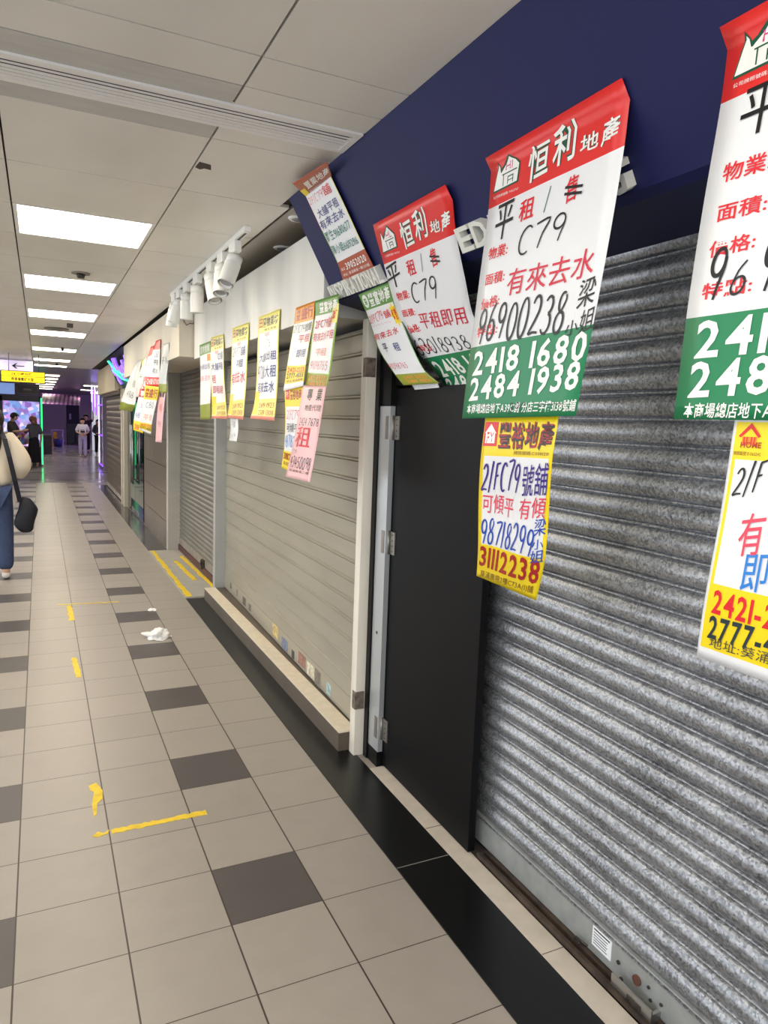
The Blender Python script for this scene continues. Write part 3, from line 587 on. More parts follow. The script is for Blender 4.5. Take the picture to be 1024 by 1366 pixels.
# sheets: rows of (left edge, right edge) points down each sheet, and the print on it in sheet units (u across, v down)
SHEETS = {
'HL1': dict(rows=[((1.105, 1.723, 2.281),(1.102, 1.214, 2.285)), ((1.124, 1.719, 2.247),(1.125, 1.210, 2.245)), ((1.130, 1.733, 2.152),(1.130, 1.223, 2.158)), ((1.130, 1.760, 1.977),(1.130, 1.248, 1.979)), ((1.135, 1.793, 1.783),(1.135, 1.283, 1.796)), ((1.150, 1.846, 1.580),(1.150, 1.339, 1.591))],
  tx=[('恒', 'brush', 'white', 0.339, 0.169, 0.498, 0.164, 0.12),
   ('利', 'brush', 'white', 0.529, 0.158, 0.686, 0.154, 0.126),
   ('地', 'brush', 'white', 0.72, 0.152, 0.838, 0.155, 0.053),
   ('產', 'brush', 'white', 0.854, 0.163, 0.962, 0.159, 0.074),
   ('公司牌照號碼: P002763', 'print', 'white', 0.044, 0.163, 0.27, 0.17, 0.011),
   ('租', 'brush', 'red', 0.31, 0.291, 0.432, 0.291, 0.074),
   ('/', 'thin', 'teal', 0.499, 0.29, 0.559, 0.291, 0.08),
   ('售', 'brush', 'red', 0.658, 0.292, 0.737, 0.286, 0.082),
   ('物業:', 'brush', 'red', 0.064, 0.387, 0.259, 0.391, 0.046),
   ('面積:', 'brush', 'red', 0.066, 0.481, 0.268, 0.485, 0.043),
   ('價格:', 'brush', 'red', 0.06, 0.568, 0.248, 0.567, 0.042),
   ('特點:', 'brush', 'red', 0.054, 0.671, 0.263, 0.671, 0.042),
   ('2418 1680', 'bold', 'white', 0.049, 0.819, 0.998, 0.815, 0.096),
   ('2484 1938', 'bold', 'white', 0.044, 0.924, 0.987, 0.908, 0.095),
   ('本商場總店地下A39C舖 分店三字樓3138號鋪', 'brush', 'white', 0.046, 0.98, 0.992, 0.984, 0.041)],
  hw=[('平', 'pen', 'black', 0.098, 0.327, 0.259, 0.325, 0.132),
   ('C79', 'stroke', 'black', 0.337, 0.408, 0.713, 0.399, 0.091),
   ('有來去水', 'pen', 'crimson', 0.292, 0.543, 0.936, 0.547, 0.096),
   ('96900238', 'stroke', 'black', 0.056, 0.692, 0.8, 0.708, 0.134),
   ('梁', 'pen', 'black', 0.86, 0.647, 0.975, 0.637, 0.092),
   ('小', 'pen', 'black', 0.807, 0.728, 0.897, 0.725, 0.048),
   ('姐', 'pen', 'black', 0.907, 0.731, 1.002, 0.718, 0.075),
   ('39C', 'stroke', 'black', 0.454, 0.984, 0.606, 0.984, 0.041)]),
'HL2': dict(rows=[((1.109, 2.442, 2.273),(1.109, 1.931, 2.273)), ((1.131, 2.458, 2.233),(1.133, 1.923, 2.230)), ((1.178, 2.483, 2.151),(1.178, 1.969, 2.152)), ((1.247, 2.530, 2.030),(1.246, 2.014, 2.031)), ((1.294, 2.545, 1.946),(1.303, 2.051, 1.931)), ((1.332, 2.536, 1.881),(1.331, 2.037, 1.881)), ((1.367, 2.495, 1.819),(1.359, 2.014, 1.833)), ((1.423, 2.422, 1.721),(1.408, 1.980, 1.747)), ((1.423, 2.422, 1.646),(1.408, 1.980, 1.672))],
  tx=[],
  hw=[('平', 'pen', 'black', 0.01, 0.338, 0.199, 0.323, 0.12),
   ('C79', 'stroke', 'black', 0.272, 0.447, 0.683, 0.438, 0.105),
   ('平租即用', 'pen', 'crimson', 0.273, 0.585, 0.946, 0.587, 0.09),
   ('63018938', 'stroke', 'black', -0.053, 0.714, 0.758, 0.724, 0.086)]),
'HL3': dict(rows=[((1.106, 0.980, 2.278),(1.106, 0.471, 2.278)), ((1.127, 0.976, 2.241),(1.127, 0.467, 2.241)), ((1.128, 0.980, 2.151),(1.128, 0.471, 2.151)), ((1.130, 0.999, 1.974),(1.130, 0.490, 1.974)), ((1.135, 1.021, 1.777),(1.135, 0.512, 1.777)), ((1.150, 1.047, 1.586),(1.150, 0.538, 1.586))],
  tx=[],
  hw=[('平', 'pen', 'black', 0.102, 0.284, 0.18, 0.286, 0.067),
   ('9', 'stroke', 'black', 0.068, 0.686, 0.154, 0.685, 0.124),
   ('6', 'stroke', 'black', 0.164, 0.686, 0.243, 0.677, 0.079),
   ('9', 'stroke', 'black', 0.28, 0.681, 0.347, 0.682, 0.123),
   ('C79', 'stroke', 'black', 0.293, 0.421, 0.449, 0.403, 0.089),
   ('有來去水', 'pen', 'crimson', 0.258, 0.495, 0.551, 0.482, 0.074)]),
'FY': dict(rows=[((1.160, 1.745, 1.586),(1.160, 1.420, 1.591)), ((1.160, 1.754, 1.474),(1.160, 1.431, 1.483)), ((1.190, 1.799, 1.337),(1.190, 1.468, 1.346)), ((1.210, 1.824, 1.204),(1.210, 1.500, 1.212)), ((1.270, 1.912, 1.076),(1.270, 1.600, 1.069))],
  tx=[('豐裕地產', 'serif', 'darkred', 0.234, 0.151, 0.98, 0.148, 0.127),
   ('牌照號碼:C038120', 'print', 'brown', 0.475, 0.183, 0.955, 0.181, 0.02),
   ('31112238', 'bold', 'darkred', -0.01, 0.882, 1.018, 0.873, 0.17),
   ('葵涌廣場2樓C73A(1)舖', 'print', 'brown', 0.068, 0.986, 0.934, 0.958, 0.063)],
  hw=[('2/FC79', 'stroke', 'purple', 0.046, 0.382, 0.604, 0.379, 0.159),
   ('號舖', 'pen', 'purple', 0.627, 0.39, 0.982, 0.369, 0.168),
   ('可傾平', 'pen', 'rose', 0.051, 0.511, 0.534, 0.514, 0.11),
   ('有傾', 'pen', 'rose', 0.615, 0.509, 0.973, 0.493, 0.113),
   ('98718299', 'stroke', 'blue', 0.034, 0.688, 0.863, 0.691, 0.143),
   ('梁', 'pen', 'blue', 0.852, 0.585, 0.987, 0.566, 0.084),
   ('小', 'pen', 'blue', 0.837, 0.653, 0.973, 0.641, 0.052),
   ('姐', 'pen', 'blue', 0.831, 0.74, 0.988, 0.712, 0.077)]),
'HOME': dict(rows=[((1.160, 0.918, 1.597),(1.160, 0.618, 1.597)), ((1.155, 0.928, 1.388),(1.155, 0.628, 1.388)), ((1.160, 0.946, 1.231),(1.160, 0.645, 1.231)), ((1.180, 0.970, 1.115),(1.180, 0.670, 1.115))],
  tx=[('牌照編號 E-063242', 'print', 'brown', 0.029, 0.156, 0.219, 0.155, 0.017),
   ('HOME', 'bold', 'redbr', 0.068, 0.126, 0.215, 0.125, 0.022),
   ('2421-2223', 'bold', 'red', 0.059, 0.778, 0.737, 0.785, 0.099),
   ('2777-4555', 'bold', 'darkgrey', 0.056, 0.892, 0.75, 0.886, 0.103),
   ('地址:葵涌廣場', 'print', 'grey', 0.081, 0.936, 0.716, 0.919, 0.052)],
  hw=[('2/F', 'stroke', 'black', 0.068, 0.306, 0.274, 0.279, 0.109),
   ('有', 'pen', 'rose', 0.17, 0.537, 0.33, 0.512, 0.163),
   ('即', 'pen', 'sky', 0.237, 0.665, 0.394, 0.648, 0.145)]),
'BROWN': dict(rows=[((0.915, 2.816, 2.490),(0.930, 2.479, 2.475)), ((0.997, 2.878, 2.470),(0.997, 2.600, 2.469)), ((1.070, 2.868, 2.341),(1.069, 2.587, 2.343)), ((1.139, 2.860, 2.220),(1.138, 2.580, 2.221)), ((1.179, 2.884, 2.149),(1.179, 2.571, 2.150))],
  tx=[('置業地產', 'brush', 'white', 0.202, 0.172, 0.981, 0.165, 0.109),
   ('PROPERTY AGENCY', 'print', 'white', 0.211, 0.227, 0.954, 0.241, 0.029),
   ('電話:', 'print', 'white', 0.055, 0.911, 0.201, 0.911, 0.024),
   ('39052020', 'bold', 'white', 0.224, 0.917, 0.931, 0.918, 0.055),
   ('地址: 葵涌廣場一樓C117舖', 'print', 'white', 0.068, 0.96, 0.931, 0.964, 0.026)],
  hw=[('2F/C79', 'stroke', 'red', -0.021, 0.337, 0.567, 0.342, 0.058),
   ('舖', 'pen', 'red', 0.585, 0.345, 0.844, 0.351, 0.077),
   ('大舖平租', 'pen', 'navy', 0.116, 0.463, 0.875, 0.463, 0.074),
   ('有來去水', 'pen', 'navy', 0.028, 0.552, 0.909, 0.552, 0.076),
   ('羅生91680677', 'pen', 'seagreen', -0.003, 0.66, 0.922, 0.66, 0.088),
   ('陳小姐66192916', 'pen', 'seagreen', -0.017, 0.765, 0.939, 0.787, 0.079)]),
'GREEN': dict(rows=[((1.213, 2.806, 2.090),(1.210, 2.514, 2.096)), ((1.245, 2.808, 2.033),(1.244, 2.540, 2.036)), ((1.275, 2.817, 1.980),(1.279, 2.537, 1.973)), ((1.315, 2.795, 1.868),(1.315, 2.489, 1.857)), ((1.335, 2.689, 1.769),(1.335, 2.420, 1.765)), ((1.345, 2.616, 1.716),(1.345, 2.325, 1.714))],
  tx=[('豐富地產', 'bold', 'white', 0.229, 0.127, 0.975, 0.125, 0.102)],
  hw=[('2/FC79', 'stroke', 'red', 0.035, 0.282, 0.532, 0.261, 0.076),
   ('舖', 'pen', 'red', 0.56, 0.263, 0.758, 0.254, 0.065),
   ('~~~~~~', 'thin', 'red', 0.038, 0.318, 0.684, 0.303, 0.022),
   ('有來去水', 'pen', 'red', 0.008, 0.44, 0.794, 0.399, 0.061),
   ('平', 'pen', 'black', 0.174, 0.557, 0.303, 0.551, 0.084),
   ('租', 'pen', 'navy', 0.467, 0.557, 0.642, 0.553, 0.081),
   ('91098765', 'stroke', 'crimson', 0.002, 0.754, 0.583, 0.748, 0.066)]),
'SLIP': dict(rows=[((1.370, 2.611, 1.720),(1.370, 2.402, 1.720)), ((1.370, 2.583, 1.697),(1.370, 2.384, 1.700))],
  tx=[],
  hw=[]),
'Pa': dict(rows=[((1.152, 5.848, 2.122),(1.152, 5.433, 2.119)), ((1.150, 5.823, 2.032),(1.150, 5.421, 2.034)), ((1.150, 5.788, 1.644),(1.150, 5.407, 1.656)), ((1.150, 5.785, 1.535),(1.150, 5.403, 1.544))],
  tx=[],
  hw=[]),
'Pb': dict(rows=[((1.152, 5.416, 2.144),(1.152, 5.021, 2.131)), ((1.150, 5.403, 2.027),(1.150, 4.987, 2.024)), ((1.140, 5.302, 1.665),(1.150, 4.903, 1.671)), ((1.125, 5.253, 1.550),(1.145, 4.857, 1.549))],
  tx=[],
  hw=[]),
'Pc': dict(rows=[((1.152, 4.760, 2.143),(1.152, 4.352, 2.137)), ((1.150, 4.756, 2.045),(1.150, 4.348, 2.035)), ((1.130, 4.753, 1.649),(1.130, 4.354, 1.662)), ((1.120, 4.751, 1.558),(1.120, 4.331, 1.549))],
  tx=[],
  hw=[]),
'PcS': dict(rows=[((1.140, 4.746, 1.575),(1.140, 4.533, 1.571)), ((1.140, 4.765, 1.405),(1.140, 4.568, 1.408))],
  tx=[],
  hw=[]),
'Pd': dict(rows=[((1.152, 4.132, 2.142),(1.152, 3.724, 2.138)), ((1.150, 4.135, 2.038),(1.150, 3.728, 2.027)), ((1.134, 4.145, 1.666),(1.140, 3.732, 1.669)), ((1.110, 4.128, 1.558),(1.130, 3.719, 1.550))],
  tx=[],
  hw=[]),
'Pe': dict(rows=[((1.152, 3.460, 2.109),(1.152, 3.193, 2.106)), ((1.150, 3.477, 2.029),(1.150, 3.192, 2.023)), ((1.120, 3.474, 1.823),(1.120, 3.193, 1.811)), ((1.100, 3.473, 1.701),(1.100, 3.177, 1.715))],
  tx=[],
  hw=[]),
'Pf': dict(rows=[((1.110, 3.500, 1.718),(1.110, 3.217, 1.724)), ((1.100, 3.455, 1.624),(1.100, 3.192, 1.623)), ((1.080, 3.404, 1.409),(1.080, 3.150, 1.401)), ((1.070, 3.401, 1.321),(1.070, 3.135, 1.308))],
  tx=[],
  hw=[]),
'Pg': dict(rows=[((1.152, 3.188, 2.105),(1.152, 2.901, 2.096)), ((1.150, 3.175, 2.035),(1.150, 2.882, 2.024)), ((1.120, 3.191, 1.776),(1.120, 2.895, 1.755)), ((1.110, 3.178, 1.708),(1.110, 2.901, 1.693))],
  tx=[],
  hw=[]),
'Ph': dict(rows=[((1.100, 3.172, 1.718),(1.100, 2.873, 1.706)), ((1.060, 3.163, 1.507),(1.060, 2.855, 1.505)), ((1.030, 3.191, 1.293),(1.030, 2.856, 1.297))],
  tx=[],
  hw=[]),
'c1': dict(rows=[((1.024, 8.719, 2.173),(1.030, 8.419, 2.171)), ((0.834, 8.705, 1.719),(0.950, 8.390, 1.681)), ((0.832, 8.890, 1.607),(0.940, 8.562, 1.591))],
  tx=[],
  hw=[]),
'c2': dict(rows=[((1.030, 8.387, 2.165),(1.030, 7.987, 2.166)), ((0.970, 8.255, 1.907),(0.990, 7.740, 1.905)), ((0.950, 8.291, 1.746),(0.970, 7.644, 1.750))],
  tx=[],
  hw=[]),
'c3': dict(rows=[((1.030, 7.740, 2.251),(1.030, 7.515, 2.244)), ((0.980, 8.080, 1.941),(1.000, 7.537, 1.935)), ((0.960, 8.006, 1.812),(0.980, 7.388, 1.811))],
  tx=[],
  hw=[]),
'c4': dict(rows=[((1.030, 7.361, 2.275),(1.030, 7.047, 2.265)), ((0.968, 7.511, 1.932),(1.040, 7.118, 1.914)), ((0.954, 7.504, 1.843),(1.040, 7.118, 1.828))],
  tx=[],
  hw=[]),
'c5': dict(rows=[((0.950, 7.960, 1.833),(1.010, 7.670, 1.821)), ((0.918, 8.225, 1.484),(0.990, 7.928, 1.467)), ((0.914, 8.264, 1.386),(0.980, 7.973, 1.363))],
  tx=[],
  hw=[]),
'c6': dict(rows=[((0.948, 7.468, 1.848),(1.030, 7.097, 1.827)), ((0.932, 7.698, 1.484),(1.000, 7.332, 1.469)), ((0.930, 7.826, 1.403),(1.000, 7.450, 1.367))],
  tx=[],
  hw=[]),
'c7': dict(rows=[((1.032, 6.880, 2.207),(1.032, 6.571, 2.194)), ((1.022, 7.027, 1.850),(1.050, 6.747, 1.838)), ((1.022, 7.075, 1.771),(1.050, 6.790, 1.766))],
  tx=[],
  hw=[]),
'c8': dict(rows=[((1.034, 7.201, 1.802),(1.060, 6.933, 1.796)), ((1.020, 7.315, 1.299),(1.040, 7.064, 1.302))],
  tx=[],
  hw=[]),
}
INK={k:lin(v) for k,v in dict(white=(250,250,248),red=(226,38,50),darkred=(176,30,34),crimson=(214,28,62),rose=(232,70,96),black=(18,18,22),teal=(60,110,110),purple=(64,40,140),blue=(28,70,180),
 navy=(30,44,130),sky=(40,130,220),seagreen=(40,130,120),brown=(120,70,30),redbr=(170,50,30),grey=(70,70,74),darkgrey=(40,56,66),green=(24,132,84),hlred=(228,44,42),lime=(150,190,70),
 yellow=(250,222,30),paleyellow=(246,236,130),orange=(236,150,30),olive=(150,160,50),pink=(250,200,204),salmon=(240,150,130),paper=(240,242,246),leaf=(104,156,74),brownred=(176,84,56),deepgreen=(16,84,60),silver=(214,216,214),magenta=(220,30,130)).items()}
PAPER=colmat('printed_paper',.32,.5)
def make_surface(rows, crease=False, wave=.004, seed=0, lift=.0):
    R=[(Vector(a),Vector(b)) for a,b in rows]
    mids=[(a+b)/2 for a,b in R]; s=[0]
    for i in range(1,len(R)): s.append(s[-1]+(mids[i]-mids[i-1]).length)
    Ln=s[-1]; vs=[x/Ln for x in s]; n=len(R)
    rnd=random.Random(seed); ph=rnd.uniform(0,6)
    def edge(k,v):
        i=0
        while i<n-2 and v>vs[i+1]: i+=1
        t=(v-vs[i])/(vs[i+1]-vs[i]); p1,p2=R[i][k],R[i+1][k]
        if n==2 or (crease and i==0): return p1.lerp(p2,t)
        dt=vs[i+1]-vs[i]
        def tan(j):
            lo=1 if crease else 0
            a=max(lo,j-1); b=min(n-1,j+1)
            return (R[b][k]-R[a][k])/(vs[b]-vs[a])
        m1,m2=tan(i)*dt,tan(i+1)*dt
        if t>1: return p2+(R[i+1][k]-R[i][k])/dt*(v-vs[i+1])
        return p1*(2*t**3-3*t*t+1)+m1*(t**3-2*t*t+t)+p2*(-2*t**3+3*t*t)+m2*(t**3-t*t)
    def base(u,v): return edge(0,v).lerp(edge(1,v),u)
    def nrm(u,v):
        a=base(u+.01,v)-base(u-.01,v); b=base(u,min(1,v+.01))-base(u,v-.01)
        return -a.cross(b).normalized()
    def S(u,v,off=0):
        p=base(u,v); nn=nrm(u,v)
        w=wave*math.sin(PI*min(1,max(0,(v-.08)/.92)))*math.sin(2*PI*u+ph+2.5*v)
        return p+nn*(off+w+lift)
    S.L=Ln; S.W=sum((b-a).length for a,b in R)/n; S.vs=vs
    return S
def sheet_mesh(S, regions, name, parent, nu=10, nv=26):
    us=sorted(set([i/nu for i in range(nu+1)]+[r[0] for r in regions]+[r[1] for r in regions])); vv=sorted(set([i/nv for i in range(nv+1)]+[r[2] for r in regions]+[r[3] for r in regions]+S.vs))
    def thin(a):
        o=[a[0]]
        for x in a[1:]:
            if x-o[-1]>1e-4: o.append(x)
        return o
    us=thin([min(1,max(0,x)) for x in us]); vv=thin([min(1,max(0,x)) for x in vv])
    mb=MB(); vs=[S(u,v) for v in vv for u in us]; n=len(us)
    for j in range(len(vv)-1):
        for i in range(n-1):
            cu,cv=(us[i]+us[i+1])/2,(vv[j]+vv[j+1])/2; col=INK['paper']
            for r in regions:
                if r[0]<=cu<=r[1] and r[2]<=cv<=r[3]: col=INK[r[4]]
            mb.f.append((j*n+i,j*n+i+1,(j+1)*n+i+1,(j+1)*n+i)); mb.c.append(col); mb.m.append(0); mb.sm.append(True)
    mb.v=[tuple(v) for v in vs]
    me_o=mb.build(name,PAPER,parent)
    so=me_o.modifiers.new('thickness','SOLIDIFY'); so.thickness=.0006; so.offset=0
    return me_o
def print_mesh(S, items, name, parent, off=.0011):
    """items: (verts in (u,v), faces, ink, level)"""
    bm=bmesh.new(); cl=bm.loops.layers.float_color.new('ink'); lev={}
    for V,Fc,ink,lv in items:
        bv=[bm.verts.new((u,v,lv*1.0)) for u,v in V]
        for f in Fc:
            if len(set(f))<3: continue
            try: fc=bm.faces.new([bv[i] for i in f])
            except ValueError: continue
            for l in fc.loops: l[cl]=tuple(ink)+(1,)
    if not bm.faces: bm.free(); return
    xs=[v.co.y for v in bm.verts]; lo,hi=min(xs),max(xs)
    cuts=[k*.04 for k in range(-2,30)]+list(S.vs[1:-1])
    for c in cuts:
        if lo<c<hi: bmesh.ops.bisect_plane(bm,geom=bm.verts[:]+bm.edges[:]+bm.faces[:],plane_co=(0,c,0),plane_no=(0,1,0))
    us=[v.co.x for v in bm.verts]; lo,hi=min(us),max(us)
    for c in [k*.1 for k in range(0,11)]:
        if lo<c<hi: bmesh.ops.bisect_plane(bm,geom=bm.verts[:]+bm.edges[:]+bm.faces[:],plane_co=(c,0,0),plane_no=(1,0,0))
    for v in bm.verts:
        v.co=S(v.co.x,v.co.y,off+v.co.z*.0006)
    for f in bm.faces:
        cu=f.calc_center_median()
    me=bpy.data.meshes.new(name); bm.to_mesh(me); bm.free(); me.materials.append(PAPER)
    o=bpy.data.objects.new(name,me); C.objects.link(o); o.parent=parent
    return o
def run(S, t):
    st,style,ink,u0,v0,u1,v1,h=t
    asp=abs(u1-u0)*S.W/max(1e-4,h*S.L)
    V,Fc=layout(st,style,asp)
    return [(u0+(u1-u0)*x, v0+(v1-v0)*x-h*y) for x,y in V],Fc
LIFT=dict(HL1=.006,HL2=.014,HL3=.006,BROWN=.012,GREEN=.010,Pf=-.004,c6=.004,c3=-.004,c5=-.006)
def poster(key, name, label, regions, tx=(), hw=(), extra=(), group=None, crease=False, wave=.004, cat='poster'):
    S=make_surface(SHEETS[key]['rows'],crease,wave,seed=len(SHEETS)+sum(map(ord,key)),lift=LIFT.get(key,0))
    root=empty(name,(0,0,0),label,cat,group)
    sh=sheet_mesh(S,regions,'paper_sheet',root)
    it=[]
    for V,Fc,ink,lv in extra: it.append((V,Fc,INK[ink],lv))
    for t in tx:
        t=list(t); ink=t[2]
        if ink=='whiteout':
            t[1]='out'; V,Fc=run(S,t); it.append((V,Fc,INK['deepgreen'],0)); t[1]='brush'; ink='white'
            dx=.0
        V,Fc=run(S,t); it.append((V,Fc,INK[ink],1))
    if it: print_mesh(S,it,'printed_lettering',sh)
    hi=[]
    for t in hw:
        V,Fc=run(S,t); hi.append((V,Fc,INK[t[2]],2))
    if hi: print_mesh(S,hi,'handwriting',sh)
    return root
def poly(pts): return pts,[tuple(range(len(pts)))]
def rect(u0,u1,v0,v1): return [(u0,v0),(u1,v0),(u1,v1),(u0,v1)],[(0,1,2,3)]
def house_logo(k=1.0):
    P=lambda L:[(u,v*k) for u,v in L]
    e=[]
    e.append(poly(P([(.036,.142),(.08,.036),(.1,.07),(.184,.028),(.268,.078),(.262,.142)]))+('deepgreen',0))
    e.append(poly(P([(.045,.136),(.083,.048),(.1,.084),(.107,.084),(.185,.037),(.258,.081),(.249,.136)]))+('white',1))
    for a,b,c,d in ((.115,.245,.092,.096),(.125,.131,.096,.132),(.165,.171,.108,.132),(.21,.216,.108,.132),(.165,.216,.106,.110),(.165,.216,.119,.122)):
        e.append(rect(a,b,c*k,d*k)+('deepgreen',2))
    return e
def rebrush(L, k=1.0):
    out=[]
    for t in L:
        t=list(t)
        if t[0] in '恒利地產': t[2]='whiteout'
        for i in (4,6,7): t[i]=t[i]*k
        out.append(tuple(t))
    return out
HL=SHEETS['HL1']['tx']
def hl_poster(key,label,vr,vg,k,hw,strike):
    tx=rebrush(HL,k)+[('HL','print','magenta',.138,.086*k,.228,.086*k,.032*k)]
    ex=house_logo(k)
    hw=list(hw)
    hw2=[]
    for v0 in (.238,.258): ex.append(poly([(.655,(v0-.004)*k),(.775,(v0+.012)*k),(.772,(v0+.02)*k),(.652,(v0+.004)*k)])+('black',3))
    return poster(key,'estate_agent_poster',label,[(0,1,0,vr,'hlred'),(0,1,vg,1,'green')],tx,hw+hw2+[('-','stroke','black',.60,.975*k,1.0,.97*k,.03*k)],ex,crease=True)
hl_poster('HL1','large red, white and green letting poster at centre reading C79 and 96900238 in full',.1887,.7056,1.0,SHEETS['HL1']['hw'],True)
h2=[list(t) for t in SHEETS['HL2']['hw']]; h2[3][3]=.0; h2[3][5]=.80
hl_poster('HL2','smaller-looking red, white and green letting poster curling in behind the top of the black door',.1995,.735,1.045,h2,True)
h3=list(SHEETS['HL3']['hw'])
h3=[('平','pen','black',.10,.30,.26,.30,.115)]+h3[1:4]+[('00238','stroke','black',.36,.68,.8,.69,.12),('C79','stroke','black',.337,.41,.713,.40,.09),('有來去水','pen','crimson',.292,.545,.936,.547,.096)]
hl_poster('HL3','red, white and green letting poster cut off by the right edge of the photo',.1894,.7242,1.015,h3,True)
# yellow sheet under the big poster
ex=[rect(.016,.221,.026,.144)+('red',0),poly([(.045,.13),(.045,.08),(.03,.08),(.115,.035),(.205,.08),(.19,.08),(.19,.13)])+('white',1)]
fy_tx=list(SHEETS['FY']['tx']); sh=[('豐裕地產','bold','black',.244,.156,.99,.153,.127)]
fy_tx=[('FY','serif','red',.06,.128,.18,.128,.055)]+sh+[(a,b,'darkred' if c!='brown' else c,max(.02,d),e,min(.98,f),g,h) for a,b,c,d,e,f,g,h in fy_tx]
poster('FY','estate_agent_poster','yellow and white letting sheet with red FY house badge, hanging below the large central poster',[(0,1,0,1,'yellow'),(.05,.955,.1935,.70,'paper')],fy_tx,SHEETS['FY']['hw'],ex,wave=.006)
# right sheet with the little red house
ex=[poly([(.05,.082),(.125,.034),(.2,.082),(.185,.088),(.125,.052),(.065,.088)])+('red',1),rect(.075,.175,.085,.115)+('orange',0),rect(.085,.095,.085,.115)+('red',1),rect(.105,.115,.085,.115)+('red',1),rect(.135,.145,.085,.115)+('red',1),rect(.155,.165,.085,.115)+('red',1)]
poster('HOME','estate_agent_poster','white-edged yellow letting sheet with a small red house, at the right edge of the photo',[(0,1,0,1,'paper'),(.02,.98,.03,.945,'yellow'),(.045,.955,.171,.66,'paper')],SHEETS['HOME']['tx'],SHEETS['HOME']['hw'],ex)
# brown sheet on the blue signboard
poster('BROWN','estate_agent_poster','brown and white letting poster stuck flat to the far end of the blue signboard',[(0,1,0,.2432,'brownred'),(0,1,.8323,1,'brownred'),(0,.015,.25,.55,'pink'),(0,.02,.55,.83,'lime'),(.98,1,.25,.83,'paleyellow')],
 SHEETS['BROWN']['tx'],[(a,b,c,max(.03,d),e,f,g,h) for a,b,c,d,e,f,g,h in SHEETS['BROWN']['hw']],[rect(.0,.16,.13,.25)+('yellow',1)],crease=True,wave=.002)
# green sheet below the signboard
disc=[(.148+.09*math.cos(a*PI/10),.078+.058*math.sin(a*PI/10)) for a in range(20)]
star=[(.885+(.13 if i%2==0 else .085)*math.cos(i*PI/8),.25+(.105 if i%2==0 else .07)*math.sin(i*PI/8)) for i in range(16)]
poster('GREEN','estate_agent_poster','green-headed letting poster curling below the foam letters, ending behind the black door',[(0,1,0,1,'leaf'),(.025,.975,.1519,.8224,'paper'),(0,1,.8224,1,'olive')],
 [('豐富地產','bold','white',.26,.138,.975,.136,.115),('豐','bold','leaf',.10,.105,.19,.105,.055),('旺舖','bold','red',.80,.30,.96,.29,.10),('2419 8830','bold','orange',.2,.9,.9,.9,.05),('2419 8831','bold','orange',.2,.965,.9,.965,.05)],SHEETS['GREEN']['hw'],[poly(disc)+('white',0),poly(star)+('yellow',0)],wave=.002)
poster('SLIP','paper_slip','narrow white paper slip showing above the top of the black door',[],[],[('~~','thin','black',.35,.8,.6,.8,.3)],wave=.0,cat='paper')
# sheets along the white bulkhead
def digits(n): return ''.join(random.choice('0123456789') for _ in range(n))
def yellow_sheet(key,label,hd,rowsx):
    tx=[(hd[0],'brush','darkred',.06,.12,.22,.12,.09),(hd[1:],'brush','black',.24,.12,.95,.12,.09),('業主直租','print','brown',.3,.155,.9,.155,.02),('2619 1923','thin','darkred',.30,.885,.94,.885,.05),('2519 1308','thin','darkred',.30,.955,.94,.955,.05),('平','brush','salmon',.3,.22,.6,.22,.04)]
    poster(key,'estate_agent_poster',label,[(0,1,0,1,'paleyellow'),(.06,.95,.17,.80,'paper'),(0,1,.965,1,'salmon'),(0,.26,.72,.95,'yellow')],tx,rowsx,group=None,wave=.008)
B='navy'
poster('Pa','estate_agent_poster','faded sheet with dull green header, nearest the corner with the recessed shutter',[(0,1,0,.15,'leaf'),(0,1,.8,1,'olive'),(.7,.95,.16,.25,'orange')],[('富來物業','brush','silver',.08,.13,.92,.13,.10)],[('大舖出租','thin',B,.1,.35,.9,.35,.08),('有來去水','thin','red',.1,.5,.9,.5,.08)],wave=.008)
yellow_sheet('Pb','pale yellow letting sheet second from the recessed shutter, blue and red writing','田園物業坊',[('C75舖','pen',B,.5,.30,.92,.30,.1),('大舖平租','pen',B,.08,.40,.92,.42,.09),('租','pen','red',.1,.56,.3,.56,.1),('即租即用','pen','crimson',.1,.68,.9,.70,.1)])
yellow_sheet('Pc','pale yellow letting sheet with a white slip hanging from its lower edge','田園物業坊',[('2F/C77','stroke',B,.08,.32,.6,.32,.09),('舖','pen',B,.65,.33,.9,.33,.1),('平租','pen',B,.3,.45,.85,.45,.09),('有來去水','pen','crimson',.05,.62,.95,.62,.13)])
yellow_sheet('Pd','pale yellow letting sheet with dense blue writing, hanging alone against the ivory shutter','田園物業坊',[('C76','stroke','black',.4,.31,.7,.31,.07),('大舖','pen',B,.1,.45,.5,.45,.09),('出租','pen',B,.5,.44,.95,.44,.09),('97281','stroke',B,.05,.6,.5,.6,.12),('大租','pen',B,.5,.6,.95,.6,.12),('有來去水','pen',B,.1,.74,.9,.74,.11)])
poster('PcS','paper_slip','small white slip with faint writing below a pale yellow letting sheet',[],[],[('平租','thin','grey',.2,.45,.8,.45,.25),('2419','stroke','grey',.2,.85,.8,.85,.15)],wave=.006,cat='paper')
poster('Pe','estate_agent_poster','letting sheet with golden orange header and yellow phone panel, on the white bulkhead',[(0,1,0,1,'paleyellow'),(0,1,0,.20,'orange'),(.03,.97,.20,.72,'paper'),(0,1,.72,.93,'yellow'),(0,1,.93,1,'paper')],
 [('豐','bold','darkred',.1,.17,.3,.17,.13),('盛行','bold','darkred',.35,.17,.95,.17,.14),('2421-2223','bold','red',.06,.80,.96,.80,.06),('2777-4555','bold','black',.06,.87,.96,.87,.06),('地址:葵涌廣場','print','brown',.1,.92,.95,.92,.035)],[('2F/C79','stroke','black',.08,.32,.6,.32,.09),('號舖','pen','black',.6,.32,.95,.32,.1),('平租','pen','crimson',.35,.45,.95,.45,.1),('即用','pen',B,.35,.62,.9,.62,.1)])
